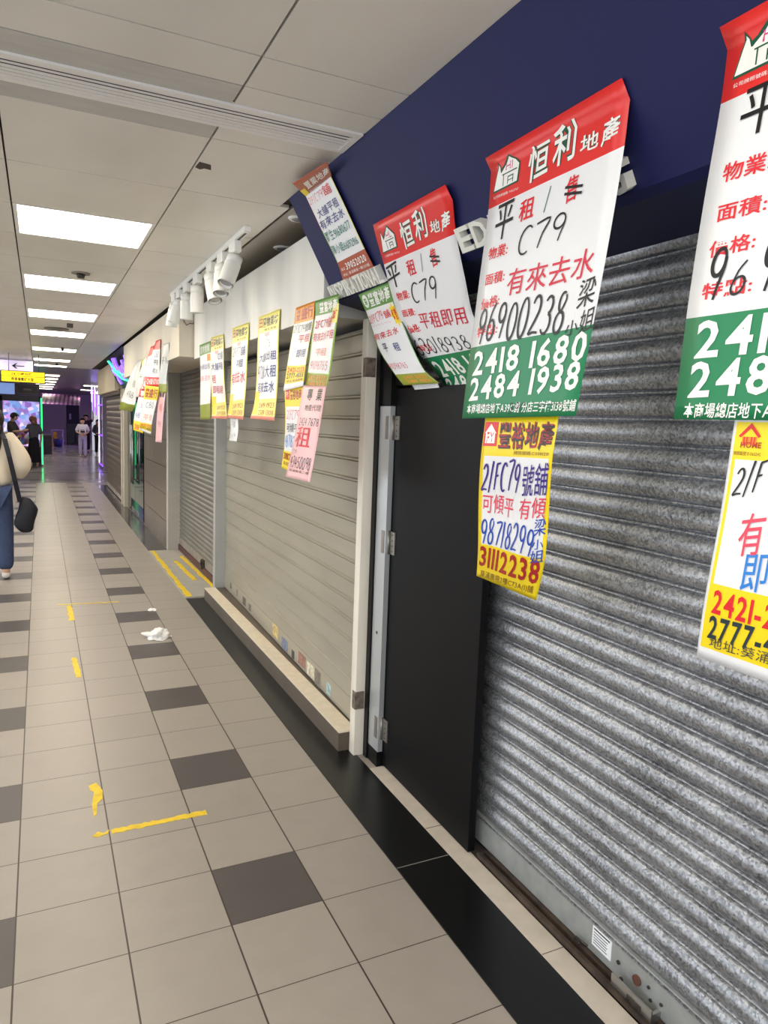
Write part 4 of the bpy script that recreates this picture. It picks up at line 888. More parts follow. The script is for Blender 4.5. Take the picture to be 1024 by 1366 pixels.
poster('Pf','estate_agent_poster','yellow letting sheet half hidden by the pink sheet',[(0,1,0,1,'yellow'),(.03,.97,.2488,.7829,'paper'),(.05,.27,.03,.16,'red')],[('豐裕地產','serif','darkred',.32,.17,.95,.17,.13),('FY','bold','white',.08,.13,.24,.13,.07),('31112238','bold','darkred',.05,.88,.95,.88,.08),('葵涌廣場2樓','print','brown',.08,.95,.9,.95,.045)],[('2/FC79','stroke','rose',.1,.40,.9,.40,.11),('可傾平','pen','black',.1,.55,.9,.55,.11),('98718299','stroke','sky',.06,.73,.94,.73,.14)])
poster('Pg','estate_agent_poster','green and white letting sheet directly beside the far end of the blue signboard',[(0,1,0,1,'lime'),(0,1,0,.18,'leaf'),(.04,.95,.18,.83,'paper'),(.0,1,.837,1,'olive'),(.75,1,.1,.3,'paleyellow')],[('豐富地產','bold','white',.2,.16,.95,.16,.12),('旺','bold','red',.8,.27,.97,.27,.1),('2419 8830','bold','orange',.1,.91,.9,.91,.06),('2419 8831','bold','orange',.1,.98,.9,.98,.06)],[('2FC79舖','pen','crimson',.08,.34,.8,.34,.12),('有來去水平租','pen','crimson',.06,.48,.95,.46,.1),('平租','pen','salmon',.2,.64,.8,.64,.09),('91098765','stroke','crimson',.1,.79,.9,.79,.09)],wave=.006)
poster('Ph','estate_agent_poster','plain pink letting sheet with one large red character, in front of the ivory shutter',[(0,1,0,1,'pink')],[('專','brush','black',.28,.16,.5,.16,.13),('業','brush','black',.68,.16,.9,.16,.13),('地產代理','print','black',.25,.27,.95,.27,.07),('2424 7678','thin','black',.1,.43,.95,.43,.09),('葵涌廣場二樓','print','brown',.1,.93,.9,.93,.03)],[('租','pen','red',.1,.66,.75,.66,.22),('C79','stroke','black',.1,.74,.3,.74,.05),('93450098','stroke','black',.08,.88,.92,.88,.12)],wave=.004)
# sheets swung out from the far bulkhead
poster('c1','estate_agent_poster','silvery grey sheet with olive lower band, swung out furthest down the corridor',[(0,1,0,1,'silver'),(0,1,.70,1,'olive'),(.02,.98,.7,.74,'paper')],[],[('97188','stroke','grey',.15,.62,.9,.62,.1),('平租','thin','grey',.4,.45,.9,.45,.12)],wave=.02)
poster('c2','estate_agent_poster','crumpled silver sheet partly hidden behind the red-edged sheets on the far bulkhead',[(0,1,0,1,'silver'),(0,.5,0,.3,'paleyellow')],[],[('平租','thin','grey',.3,.6,.8,.6,.15)],wave=.02)
poster('c3','estate_agent_poster','red-edged sheet squeezed between the silver sheet and the blue-written sheet',[(0,1,0,1,'hlred'),(.05,.95,.2,.65,'paper')],[('2431','bold','white',.1,.95,.9,.95,.2)],[('平租','thin',B,.2,.5,.8,.5,.15)],wave=.01)
poster('c4','estate_agent_poster','red-topped sheet with blue writing and red phone band, highest on the far bulkhead',[(0,1,0,1,'paper'),(0,1,0,.2,'hlred'),(0,1,.80,1,'hlred')],[('2431 0700','bold','white',.08,.95,.95,.95,.11)],[('C82','stroke',B,.3,.36,.8,.36,.12),('平租','pen','black',.3,.54,.8,.54,.13),('有水','pen','black',.3,.73,.8,.73,.13)],wave=.008)
poster('c5','estate_agent_poster','white and yellow sheet with orange lower corner, left behind the yellow-headed far sheet',[(0,1,0,1,'paper'),(0,.6,0,.2,'hlred'),(0,1,.78,1,'yellow')],[('富','bold','white',.15,.16,.5,.16,.12),('31112','bold','red',.1,.95,.9,.95,.1)],[('98718','stroke','blue',.1,.7,.9,.7,.12),('平','thin','blue',.4,.5,.7,.5,.14)],wave=.008)
poster('c6','estate_agent_poster','yellow-headed sheet with yellow phone band, below the red phone band on the far bulkhead',[(0,1,0,1,'paper'),(0,1,0,.26,'yellow'),(0,1,.74,.93,'yellow')],[('豐盛行','bold','darkred',.1,.22,.95,.22,.17),('2421-2223','bold','red',.06,.82,.96,.82,.06),('2777-4555','bold','black',.06,.91,.96,.91,.07)],[('C80','stroke','black',.3,.42,.8,.42,.11),('平租','thin','orange',.2,.68,.9,.68,.14)],wave=.01)
poster('c7','estate_agent_poster','shiny silver sheet with olive lower band, at the near corner of the far bulkhead',[(0,1,0,1,'silver'),(0,1,.81,1,'olive')],[],[('平租','thin','grey',.2,.4,.8,.4,.15)],wave=.02)
poster('c8','estate_agent_poster','long narrow pink sheet hanging in front of the brown stone tiles',[(0,1,0,1,'pink')],[('專業','brush','black',.2,.14,.9,.14,.09)],[('租','thin','red',.3,.4,.7,.4,.13),('9345','stroke','grey',.2,.7,.8,.7,.1)],wave=.004)
# ================================================================ people
M_skin=mat('skin',(214,170,146),.55); M_hair=mat('dark_hair',(26,20,20),.45); M_bhair=mat('brown_hair',(112,74,52),.5)
def skin_obj(name,verts,edges,radii,m,parent,sub=2,root=0):
    me=bpy.data.meshes.new(name); me.from_pydata(verts,edges,[])
    o=bpy.data.objects.new(name,me); C.objects.link(o)
    s=o.modifiers.new('skin','SKIN'); s.use_smooth_shade=True
    ly=me.skin_vertices[0].data
    for i,r in enumerate(radii): ly[i].radius=(r,r) if not isinstance(r,tuple) else r; ly[i].use_root=(i==root)
    su=o.modifiers.new('sub','SUBSURF'); su.levels=sub; su.render_levels=sub
    bpy.context.view_layer.update(); dg=bpy.context.evaluated_depsgraph_get()
    nm=bpy.data.meshes.new_from_object(o.evaluated_get(dg)); bpy.data.objects.remove(o); bpy.data.meshes.remove(me)
    nm.name=name; nm.materials.clear(); nm.materials.append(m)
    for p in nm.polygons: p.use_smooth=True
    o=bpy.data.objects.new(name,nm); C.objects.link(o); o.parent=parent
    return o
BASE=dict(pelvis=(0,0,.53),waist=(0,.005,.62),chest=(0,0,.735),neckb=(0,-.008,.83),neck=(0,.0,.862),head1=(0,.012,.905),head2=(0,.006,.955),nose=(0,.074,.915))
for s,k in ((-1,'l'),(1,'r')):
    BASE.update({'hip'+k:(s*.05,0,.505),'knee'+k:(s*.055,.012,.28),'ankle'+k:(s*.056,-.01,.05),'toe'+k:(s*.062,.085,.018),'sho'+k:(s*.098,-.005,.812),'elb'+k:(s*.135,-.02,.645),'wri'+k:(s*.14,.03,.495),'palm'+k:(s*.138,.045,.455),'ear'+k:(s*.056,.005,.915)})
RAD=dict(pelvis=(.082,.062),waist=(.07,.052),chest=(.085,.06),neckb=.036,neck=.03,head1=(.048,.056),head2=(.052,.06),nose=.008,hip=.052,knee=.034,ankle=.022,toe=.02,sho=.034,elb=.024,wri=.015,palm=(.02,.011),ear=.009)
EDG=[('pelvis','waist'),('waist','chest'),('chest','neckb'),('neckb','neck'),('neck','head1'),('head1','head2'),('head1','nose')]
for k in 'lr': EDG+=[('pelvis','hip'+k),('hip'+k,'knee'+k),('knee'+k,'ankle'+k),('ankle'+k,'toe'+k),('chest','sho'+k),('sho'+k,'elb'+k),('elb'+k,'wri'+k),('wri'+k,'palm'+k),('head1','ear'+k)]
def R_(n): return RAD[n] if n in RAD else RAD[n[:-1]]
def sc_(r,k): return tuple(x*k for x in r) if isinstance(r,tuple) else (r*k,r*k)
def person(label,loc,rz,H,J=None,top=None,sleeve='short',trousers=None,skirt=None,hair=M_hair,longhair=0,shoes=(40,40,44),topk=1.25,headturn=None,group=None):
    j=dict(BASE); j.update(J or {})
    root=empty('person',loc,label,'person',group,rz)
    names=list(j); V=[tuple(c*H for c in j[n]) for n in names]; ed=[(names.index(a),names.index(b)) for a,b in EDG]; rad=[sc_(R_(n),H) for n in names]
    for k,s in (('l',-1),('r',1)):                       # five fingers on each palm
        p=Vector(j['palm'+k]); w=Vector(j['wri'+k]); d=(p-w).normalized(); side=d.cross(Vector((0,1,.2))).normalized()
        if side.length<.1: side=Vector((1,0,0))
        curl=Vector((0,.35,0))
        for f,(o,l) in enumerate(((-.013,.036),(-.005,.042),(.004,.040),(.012,.032))):
            a=p+side*o+d*.018; b=a+(d+curl*.4)*l*.6; c=b+(d+curl)*l*.4
            i=len(V); V+= [tuple(x*H for x in q) for q in (a,b,c)]; rad+=[sc_(.0062,H),sc_(.0056,H),sc_(.0045,H)]
            ed+=[(names.index('palm'+k),i),(i,i+1),(i+1,i+2)]
        a=w+d*.012-side*.016+Vector((0,.006,0)); b=a+d*.02-side*.008+Vector((0,.008,0))
        i=len(V); V+=[tuple(x*H for x in q) for q in (a,b)]; rad+=[sc_(.0065,H),sc_(.005,H)]; ed+=[(names.index('wri'+k),i),(i,i+1)]
    skin_obj('body',V,ed,rad,M_skin,root,2,names.index('pelvis'))
    def part(nm,chain,edges,kf,m,extra=None):
        vs=[];rr=[]
        for n in chain:
            vs.append(tuple(c*H for c in j[n])); r=sc_(R_(n),H*(kf.get(n[:-1],kf.get(n,kf['*'])) )); rr.append(r)
        return skin_obj(nm,vs,[(chain.index(a),chain.index(b)) for a,b in edges],rr,m,root,2,0)
    if top:
        ch=['pelvis','waist','chest','neckb','shol','elbl','shor','elbr']; e=[('pelvis','waist'),('waist','chest'),('chest','neckb'),('chest','shol'),('shol','elbl'),('chest','shor'),('shor','elbr')]
        kf={'*':topk,'neckb':1.25,'elb':topk*1.35}
        if sleeve=='long': ch+=['wril','wrir']; e+=[('elbl','wril'),('elbr','wrir')]; kf['wri']=topk*1.5; kf['elb']=topk*1.6
        part('sweater' if sleeve=='long' else 'shirt',ch,e,kf,top)
    if trousers:
        ch=['pelvis','hipl','kneel','anklel','hipr','kneer','ankler']
        part('trousers',ch,[('pelvis','hipl'),('hipl','kneel'),('kneel','anklel'),('pelvis','hipr'),('hipr','kneer'),('kneer','ankler')],{'*':1.15,'knee':1.5,'ankle':2.1},trousers)
    if skirt:
        vs=[];fs=[];n=28
        rows=((.60,.075,0),(.54,.092,0),(.40,.10,.05),(.24,.108,.09),(.11,.115,.12))
        for z,r,a in rows:
            for i in range(n):
                t=2*PI*i/n; q=r*(1+a*math.sin(7*t)); vs.append((q*math.cos(t)*H,q*.8*math.sin(t)*H,z*H))
        for a in range(len(rows)-1):
            for i in range(n): fs.append((a*n+i,a*n+(i+1)%n,(a+1)*n+(i+1)%n,(a+1)*n+i))
        MB().add(vs,fs,None,0,True).build('skirt',skirt,root)
    h1=Vector(j['head1']); h2=Vector(j['head2']); cc=(h1*.35+h2*.65)
    bm=bmesh.new(); bmesh.ops.create_uvsphere(bm,u_segments=20,v_segments=14,radius=1)
    for v in bm.verts: v.co=Vector((v.co.x*.066,v.co.y*.074-.006,v.co.z*.068+.004))
    kill=[v for v in bm.verts if (v.co.y>.022 and v.co.z<.044) or v.co.z<-.045]
    bmesh.ops.delete(bm,geom=kill,context='VERTS')
    q=Vector((0,0,1)).rotation_difference((h2-h1).normalized()).to_matrix()
    for v in bm.verts: v.co=(q@v.co+cc)*H
    me=bpy.data.meshes.new('hair'); bm.to_mesh(me); bm.free(); me.materials.append(hair)
    for p in me.polygons: p.use_smooth=True
    ho=bpy.data.objects.new('hair',me); C.objects.link(ho); ho.parent=root
    so=ho.modifiers.new('thick','SOLIDIFY'); so.thickness=.006*H; so.offset=0
    if longhair:
        b=cc+q@Vector((0,-.045,0)); zs=[(0,.056),(-.06,.062),(-.06-longhair*.5,.06),(-.06-longhair,.03)]
        skin_obj('long_hair',[tuple((b+Vector((0,-.012*i,z)))*H) for i,(z,r) in enumerate(zs)],[(i,i+1) for i in range(3)],[(r*H,r*.55*H) for z,r in zs],hair,root)
    me_=MB(); f=q
    for s in (-1,1): me_.sphere((h1*.9+h2*.1+f@Vector((s*.021,.053,.016)))*H,.0055*H,(1.3,.6,.8),8)
    me_.build('eyes',mat('eye_dark',(30,24,22),.3),root)
    MB().sphere((h1+f@Vector((0,.055,-.026)))*H,.011*H,(1.2,.4,.4),8).build('mouth',mat('lips',(170,96,90),.5),root)
    sm=mat('shoe_%d_%d_%d'%shoes,shoes,.5)
    for k in 'lr':
        a=Vector(j['ankle'+k]); t=Vector(j['toe'+k])
        skin_obj('shoe',[tuple(x*H for x in p) for p in ((a.x,a.y-.015,t.z+.008),(a.x,a.y+.03,t.z+.008),tuple(t+Vector((0,.0,.002))))],[(0,1),(1,2)],[(.026*H,.024*H),(.026*H,.024*H),(.024*H,.018*H)],sm,root)
    return root
# woman with the navy shoulder bag, walking away
M_sweat=mat('cream_knit',(226,214,196),.85,bump=.3,bscale=90); M_jean=mat('blue_jeans',(52,66,100),.8,var=.15,scale=30); M_bag=mat('navy_nylon',(13,15,30),.6)
lady=person('woman in cream sweater and blue jeans walking away with a navy shoulder bag',(-.40,7.40,0),0,1.57,
  J=dict(shor=(.10,-.005,.82),elbr=(.165,-.03,.675),wrir=(.135,.06,.60),palmr=(.12,.10,.60),shol=(-.10,0,.82),elbl=(-.15,-.02,.66),anklel=(-.05,.13,.06),toel=(-.05,.22,.03),kneel=(-.05,.10,.29),kneer=(.055,.02,.28),ankler=(.058,-.06,.05),toer=(.062,.03,.018)),
  top=M_sweat,sleeve='long',trousers=M_jean,longhair=.17,shoes=(216,212,206),topk=1.5)
bag=empty('shoulder_bag',(-.13,7.36,.62),'navy blue nylon shoulder bag hanging at the side of the woman in cream','bag')
bm=bmesh.new(); bmesh.ops.create_uvsphere(bm,u_segments=24,v_segments=16,radius=1)
for v in bm.verts:
    x,y,z=v.co; r=1 if z<0 else 1-.18*z
    sx=.088*(abs(x)**.75)*(1 if x>0 else -1); zz_=(abs(z)**.7)*(1 if z>0 else -1); v.co=Vector((sx*(1-.12*max(0,zz_))+.02*zz_+.012*math.sin(5*z), (abs(y)**.8)*(1 if y>0 else -1)*.05*r, zz_*.165-.03-.035*x*(z>.2)))
me=bpy.data.meshes.new('bag_body'); bm.to_mesh(me); bm.free(); me.materials.append(M_bag)
for p in me.polygons: p.use_smooth=True
o=bpy.data.objects.new('bag_body',me); C.objects.link(o); o.parent=bag
mb=MB(); sp_=[(-.05,-.03,.10),(-.085,-.10,.30),(-.125,-.125,.52),(-.16,-.10,.68),(-.20,-.03,.755),(-.21,.06,.73)]
for a,b in zip(sp_,sp_[1:]):
    d=Vector(b)-Vector(a); s_=d.cross(Vector((0,1,0))).normalized()*.02
    A,B2=Vector(a),Vector(b); t=Vector((0,.004,0))
    vs=[A-s_-t,A+s_-t,B2+s_-t,B2-s_-t,A-s_+t,A+s_+t,B2+s_+t,B2-s_+t]
    mb.add(vs,[(0,1,2,3),(7,6,5,4),(0,4,5,1),(1,5,6,2),(2,6,7,3),(3,7,4,0)])
mb.build('strap',M_bag,bag)
# couple at the prize machine
M_grey=mat('charcoal_cloth',(60,58,62),.85); M_blk=mat('black_cloth',(22,22,28),.9); M_gtop=mat('slate_top',(82,82,92),.85)
person('man in charcoal t-shirt looking down at his hands before the prize machine',(-.68,21.75,0),-PI/2-.3,1.50,
  J=dict(head1=(0,.035,.895),head2=(0,.06,.94),nose=(0,.095,.885),elbr=(.13,.06,.66),wrir=(.06,.19,.68),palmr=(.04,.22,.69),elbl=(-.13,.06,.66),wril=(-.05,.19,.68),palml=(-.03,.22,.69)),top=M_grey,trousers=M_blk)
person('woman with brown hair in slate top and long black skirt facing the prize machine',(-.16,21.85,0),.35,1.42,
  J=dict(head1=(0,.025,.90),head2=(0,.03,.95),nose=(0,.088,.90),elbl=(-.14,.04,.66),wril=(-.09,.15,.66),palml=(-.07,.18,.67)),top=M_gtop,skirt=M_blk,hair=M_bhair,longhair=.05,shoes=(170,140,120))
M_wt=mat('white_tee',(232,226,240),.8); M_lav=mat('pale_trousers',(196,186,226),.8)
boy=person('boy in white printed t-shirt and pale trousers with hands clasped in front',(1.36,27.6,0),PI-.03,1.37,
  J=dict(elbr=(.15,.0,.655),wrir=(.055,.11,.585),palmr=(.02,.125,.575),elbl=(-.15,.0,.655),wril=(-.055,.11,.585),palml=(-.02,.125,.58)),top=M_wt,trousers=M_lav,shoes=(60,56,76),topk=1.35)
pm=MB().box(-.07,.07,.125,.13,.86,.93).box(-.055,-.02,.126,.131,.94,.97).box(.02,.055,.126,.131,.94,.97).box(-.05,.05,.126,.131,.80,.83); pm.build('shirt_print',mat('print_dark',(60,56,66),.7),boy)
person('woman in white and black top and dark trousers beside the lit shelves',(2.0,29.4,0),PI+.2,1.33,J=dict(elbr=(.14,0,.66),wrir=(.07,.1,.6),palmr=(.04,.12,.6)),top=mat('mono_top',(70,66,80),.8),sleeve='long',trousers=M_blk,longhair=.05,shoes=(220,214,190))
person('man in dark t-shirt with one arm raised, behind the boy in white',(1.66,31.2,0),PI-.2,1.5,J=dict(elbl=(-.19,.05,.86),wril=(-.20,.10,1.0),palml=(-.20,.11,1.04)),top=mat('plum_tee',(60,44,60),.8),trousers=M_blk)
# ================================================================ hanging signs
M_sy=mat('sign_yellow',(250,214,20),.5,emit=(250,206,10),estr=.95); M_sl=mat('sign_lilac',(226,216,250),.5,emit=(214,202,246),estr=.3); M_sk=mat('sign_black',(20,18,20),.5)
def sign_text(st,style,x0,x1,z0,z1,y,m,parent,name='lettering'):
    V,Fc=layout(st,style,abs(x1-x0)/(z1-z0)); mb=MB()
    mb.add([(x0+(x1-x0)*a,y,z0+(z1-z0)*b) for a,b in V],Fc); return mb.build(name,m,parent)
ys=empty('hanging_sign',(0,0,0),'illuminated yellow hanging sign with black characters above the corridor','sign')
box('light_box',-.56,.085,13.5,13.62,2.03,2.20,M_sy,ys)
MB().box(-.575,.10,13.49,13.63,2.015,2.03).box(-.575,.10,13.49,13.63,2.20,2.21).box(.085,.10,13.49,13.63,2.03,2.20).box(-.575,-.56,13.49,13.63,2.03,2.20).box(-.56,.085,13.495,13.50,2.118,2.124).build('frame',M_sk,ys)
sign_text('24 小時升降','bold',-.42,-.1,2.135,2.185,13.497,M_sk,ys); sign_text('停車場電梯大堂','bold',-.42,-.08,2.045,2.105,13.497,M_sk,ys,'lettering'); sign_text('-','stroke',-.02,.06,2.04,2.10,13.497,M_sk,ys,'arrow')
MB().tube((-.45,13.56,2.21),(-.45,13.56,2.5),.006).tube((0,13.56,2.21),(0,13.56,2.5),.006).build('hanger',M_steel,ys)
ls=empty('hanging_sign',(0,0,0),'pale lilac hanging direction sign with a person symbol and a left arrow','sign')
box('light_box',-1.0,-.10,15,15.1,2.275,2.47,M_sl,ls)
ar=MB().box(-.42,-.24,14.995,14.999,2.362,2.378); ar.prism([(-.45,2.37),(-.38,2.417),(-.355,2.417),(-.405,2.37),(-.355,2.323),(-.38,2.323)],'y',14.995,14.999); ar.build('arrow',M_sk,ls)
pg=MB().prism([(x,z+.08) for x,z in [(-.70,2.32),(-.66,2.32),(-.64,2.27),(-.65,2.265),(-.665,2.29),(-.66,2.215),(-.675,2.215),(-.68,2.255),(-.685,2.215),(-.70,2.215),(-.695,2.29),(-.71,2.265),(-.72,2.27)]],'y',14.995,14.999).sphere((-.68,14.997,2.428),.016,(1,.15,1),10); pg.build('pictogram',M_sk,ls)
MB().tube((-.85,15.05,2.47),(-.85,15.05,2.5),.006).tube((-.2,15.05,2.47),(-.2,15.05,2.5),.006).build('hanger',M_steel,ls)
# ================================================================ prize machine with the green neon edge
pmc=empty('prize_machine',(0,0,0),'prize machine with brightly lit pink and blue window and dark frame','prize machine')
M_mc=mat('machine_dark',(44,36,54),.4)
MB().box(-1.05,.02,22.5,23.4,0,.55).box(-1.05,-.93,22.5,23.4,.55,1.95).box(-.01,.02,22.5,23.4,.55,1.95).box(-1.05,.02,23.3,23.4,.55,1.95).box(-1.05,.02,22.5,23.4,1.82,1.98).build('cabinet',M_mc,pmc)
md=bpy.data.materials.new('lit_window'); md.use_nodes=True; nt=md.node_tree; b=nt.nodes['Principled BSDF']
tc=nt.nodes.new('ShaderNodeTexCoord'); vo=nt.nodes.new('ShaderNodeTexVoronoi'); vo.inputs['Scale'].default_value=9; vo.inputs['Randomness'].default_value=1
nt.links.new(tc.outputs['Object'],vo.inputs['Vector']); sx=nt.nodes.new('ShaderNodeSeparateColor'); nt.links.new(vo.outputs['Color'],sx.inputs[0])
rp_=nt.nodes.new('ShaderNodeValToRGB'); e=rp_.color_ramp.elements; e[0].color=lin((90,110,190))+(1,); e[1].color=lin((240,200,250))+(1,)
for p,c in ((.25,(150,190,250)),(.5,(210,150,230)),(.7,(120,90,180)),(.85,(250,240,255))): n_=e.new(p); n_.color=lin(c)+(1,)
nt.links.new(sx.outputs[0],rp_.inputs[0]); nt.links.new(rp_.outputs[0],b.inputs['Emission Color']); b.inputs['Emission Strength'].default_value=.85; b.inputs['Base Color'].default_value=(.2,.2,.3,1)
box('lit_backdrop',-.93,-.01,23.0,23.02,.55,1.82,md,pmc)
pz=MB(); rd=random.Random(4)
cols=[lin(c) for c in ((240,120,170),(120,170,240),(250,240,250),(200,160,240),(250,210,120))]
for i in range(46):
    pz.sphere((rd.uniform(-.86,-.08),rd.uniform(22.62,22.95),rd.uniform(.6,.95)),rd.uniform(.05,.09),(1,1,.9),8,col=rd.choice(cols))
o=pz.build('prizes',colmat('plush',.8),pmc); o['kind']='stuff'
MB().box(-.60,.0,22.46,22.5,2.0,2.28).build('marquee_board',M_mc,pmc); MB().box(-.56,-.04,22.455,22.46,2.03,2.036).box(-.56,-.04,22.455,22.46,2.244,2.25).box(-.56,-.554,22.455,22.46,2.036,2.244).box(-.046,-.04,22.455,22.46,2.036,2.244).box(-.40,-.2,22.455,22.46,2.12,2.17).build('marquee_border',mat('tan_line',(150,130,110),.5),pmc)
MB().box(-1.05,-.62,22.5,22.6,2.0,2.3).build('blue_screen',mat('blue_screen',(120,150,200),.3,emit=(130,160,220),estr=.6),pmc)
box('neon_edge',.025,.065,22.44,22.5,.06,1.92,mat('green_neon',(80,230,150),.4,emit=(40,225,120),estr=1.9),label='vertical glowing green neon tube at the edge of the prize machine',cat='neon light')
# ================================================================ purple end of the hall
cn=empty('canopy',(0,0,0),'purple and pink striped canopy at the far end of the hall','canopy')
mb=MB()
for i in range(18):
    x0=.15+.078*i; mb.prism([(x0,30.0),(x0+.075,30.0),(x0+.075,33.0),(x0,33.0)],'z',0,.02,mi=i%2)
o=mb.build('striped_roof',[mat('stripe_purple',(92,62,110),.6),mat('stripe_pink',(176,130,180),.6)],cn); o.location=(0,0,2.28); 
for v in o.data.vertices: v.co.z-=(33.0-v.co.y)*.15; v.co.x-=(33-v.co.y)*.05
MB().box(.1,.14,32.9,32.95,0,2.3).box(1.5,1.54,32.9,32.95,0,2.3).build('post',mat('mauve_post',(110,90,120),.6),cn)
fd=empty('door_2',(0,0,0),'dark far door with a small pale notice','door',kind='structure')
box('door_leaf',1.25,1.9,40.94,41.0,0,1.95,mat('far_door',(48,40,62),.6),fd); box('notice',1.38,1.48,40.93,40.94,1.2,1.5,mat('notice',(200,190,210),.6),fd)
wf=empty('floor_sign',(0,0,0),'yellow folding wet floor sign at the far end','floor sign')
MB().prism([(.50,0),(.72,0),(.68,.62),(.54,.62)],'y',36.0,36.03).build('front_panel',mat('wet_yellow',(240,170,20),.5),wf); MB().prism([(.50,0),(.72,0),(.68,.62),(.54,.62)],'y',36.25,36.28).box(.54,.68,36.0,36.28,.62,.64).build('rear_panel',mat('wet_yellow',(240,170,20),.5),wf)
bk=empty('bucket',(.72,35.5,0),'blue mop bucket beside the wet floor sign','bucket')
M_bkt=mat('bucket_blue',(40,40,120),.4); MB().tube((0,0,0),(0,0,.36),.17,.2,n=20).build('tub',M_bkt,bk); MB().tube((-.2,0,.36),(-.14,0,.5),.008).tube((-.14,0,.5),(.14,0,.5),.008).tube((.14,0,.5),(.2,0,.36),.008).build('handle',M_steel,bk)
tb=empty('folding_table',(0,0,0),'small pale table standing behind the blue bucket','table')
box('table_top',.45,1.0,36.6,37.1,.70,.74,mat('table_lilac',(176,160,200),.5),tb)
for x in (.48,.96):
    for y in (36.63,37.06): box('leg',x-.03,x+.03,y-.02,y+.02,0,.70,mat('table_lilac',(176,160,200),.5),tb)
bn=empty('litter_bin',(.24,29.0,0),'black square litter bin to the right of the green neon edge','litter bin')
MB().box(-.14,.14,-.14,.14,0,.68).build('bin_body',M_mc,bn); MB().box(-.16,.16,-.16,.16,.68,.72).build('lid',mat('bin_lid',(90,80,96),.4),bn)
for i,x in enumerate((1.34,1.75)):
    wb=empty('wheelie_bin',(x,38.0,0),('left' if i==0 else 'right')+' of two dark green wheeled bins by the far door','wheeled bin')
    MB().prism([(-.15,.08),(.15,.08),(.19,.95),(-.19,.95)],'y',-.2,.2).build('bin_body',mat('bin_green',(38,50,44),.5),wb); MB().box(-.2,.2,-.23,.22,.95,1.0).build('lid',mat('bin_green2',(48,60,52),.5),wb)
    for s in (-.14,.14): MB().tube((s-.02,.16,.08),(s+.02,.16,.08),.08,n=16).build('wheel',M_sk,wb)
# lit shop shelves on the right of the crossing
M_glow=mat('shelf_light',(240,235,250),.5,emit=(236,226,255),estr=1.0); M_glow2=mat('shelf_purple',(150,90,240),.5,emit=(120,60,250),estr=1.8); M_shf=mat('shelf_frame',(150,140,160),.4)
rd=random.Random(11); sc=[lin(c) for c in ((240,230,250),(120,100,200),(60,60,90),(240,210,120),(200,120,190),(90,150,220))]
for u,(x,y,lb) in enumerate(((1.54,21.0,'nearest'),(1.68,23.0,'second'),(1.86,25.2,'third'),(2.02,27.4,'farthest'))):
    su=empty('display_shelf',(x,y,0),'tall glowing shop display shelf, %s of the four right of the crossing'%lb,'display shelf')
    MB().box(0,.5,0,.04,0,2.1).box(0,.5,1.5,1.54,0,2.1).box(.46,.5,.04,1.5,0,2.1).build('frame',M_shf,su)
    for k in range(5): MB().box(.02,.46,.04,1.5,.1+.42*k,.13+.42*k).build('shelf',M_shf,su)
    MB().box(0,.03,.02,.06,.1,2.1).box(0,.03,1.48,1.52,.1,2.1).build('edge_light',M_glow if u%2==0 else M_glow2,su)
    MB().box(-.004,.02,.06,1.48,.095,.128).box(-.004,.02,.06,1.48,.935,.968).box(-.004,.02,.06,1.48,1.775,1.808).build('shelf_light',M_glow2 if u%2==0 else M_glow,su)
    pr=MB()
    for k in range(5):
        yy=.08
        while yy<1.42:
            w_=rd.uniform(.06,.14); h_=rd.uniform(.12,.32); pr.box(.08,.3,yy,yy+w_,.13+.42*k,.13+.42*k+h_,col=rd.choice(sc)); yy+=w_+.015
    o=pr.build('boxed_goods',colmat('goods',.5),su); o['kind']='stuff'
nt_=empty('neon_sign',(0,0,0),'cluster of white vertical neon tubes hanging before the lit shelves','neon sign')
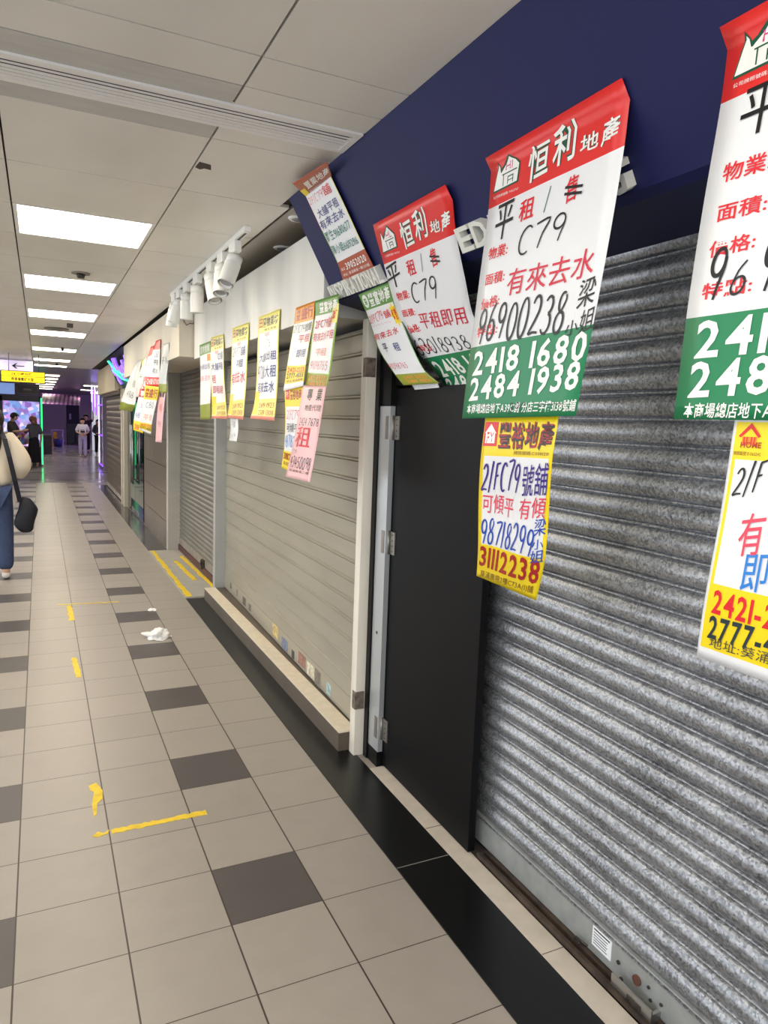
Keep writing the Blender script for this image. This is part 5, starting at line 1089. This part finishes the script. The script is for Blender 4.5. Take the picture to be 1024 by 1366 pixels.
for i,(x,y,za,zb) in enumerate(((1.46,24.0,1.9,2.42),(1.52,24.2,1.6,2.3),(1.57,24.4,1.75,2.42),(1.62,24.6,1.5,2.2))):
    MB().tube((x,y,za),(x,y,zb),.02,n=8).build('glow_tube',M_glow if i%2==0 else M_glow2,nt_)
    MB().tube((x,y,zb),(x,y,2.5),.004,n=6).build('hanger',M_steel,nt_)
box('lit_panel',2.0,3.6,33.0,33.05,0,2.35,mat('lit_panel',(230,236,240),.5,emit=(220,232,238),estr=.35),label='bright white lit panel at the back of the crossing',cat='light panel')
M_pt=mat('purple_fill_tube',(200,160,250),.4,emit=(178,130,255),estr=110)
for i,(x,y) in enumerate(((2.9,23.5),(3.2,28.0),(2.6,35.0))):  # unseen tubes added to throw purple light over the crossing
    box('glow_tube',x-.5,x+.5,y,y+.04,2.44,2.48,M_pt,label=('nearest','middle','farthest')[i]+' added purple tube, unseen, tinting the crossing',cat='neon light',group='added purple tubes')
# dark sloping shop sign, its neon reflections made as glowing lines
ds=empty('shop_sign',(0,0,0),'dark glossy sloping sign with purple and green neon reflections made as glowing lines, before the glowing shelves','sign')
MB().prism([(1.035,2.48),(1.24,1.98),(1.27,1.99),(1.08,2.48)],'y',10.45,13.1).build('sloping_board',mat('sign_glossy',(26,24,36),.08,spec=.6),ds)
def reflection_line(pts,col,nm):
    mb=MB()
    for (y0,t0),(y1,t1) in zip(pts,pts[1:]):
        P=lambda y,t:(1.035+.205*t-.012,y,2.48-.5*t)
        mb.tube(P(y0,t0),P(y1,t1),.012,n=6)
    mb.build(nm,col,ds)
M_n1=mat('violet_reflection',(150,110,250),.4,emit=(140,100,255),estr=1.6); M_n2=mat('mint_reflection',(90,230,200),.4,emit=(70,220,190),estr=1.4)
rd=random.Random(3)
for i in range(9):
    y=10.7+.26*i; t=rd.uniform(.1,.6); reflection_line([(y,t),(y+.1,t+.2),(y-.05,t+.35)],M_n1,'neon_reflection')
reflection_line([(13.0,.1),(12.4,.45),(11.8,.62),(11.2,.7),(10.6,.95)],M_n2,'neon_reflection'); reflection_line([(12.8,.4),(12.0,.75),(11.4,.85)],M_n2,'neon_reflection')
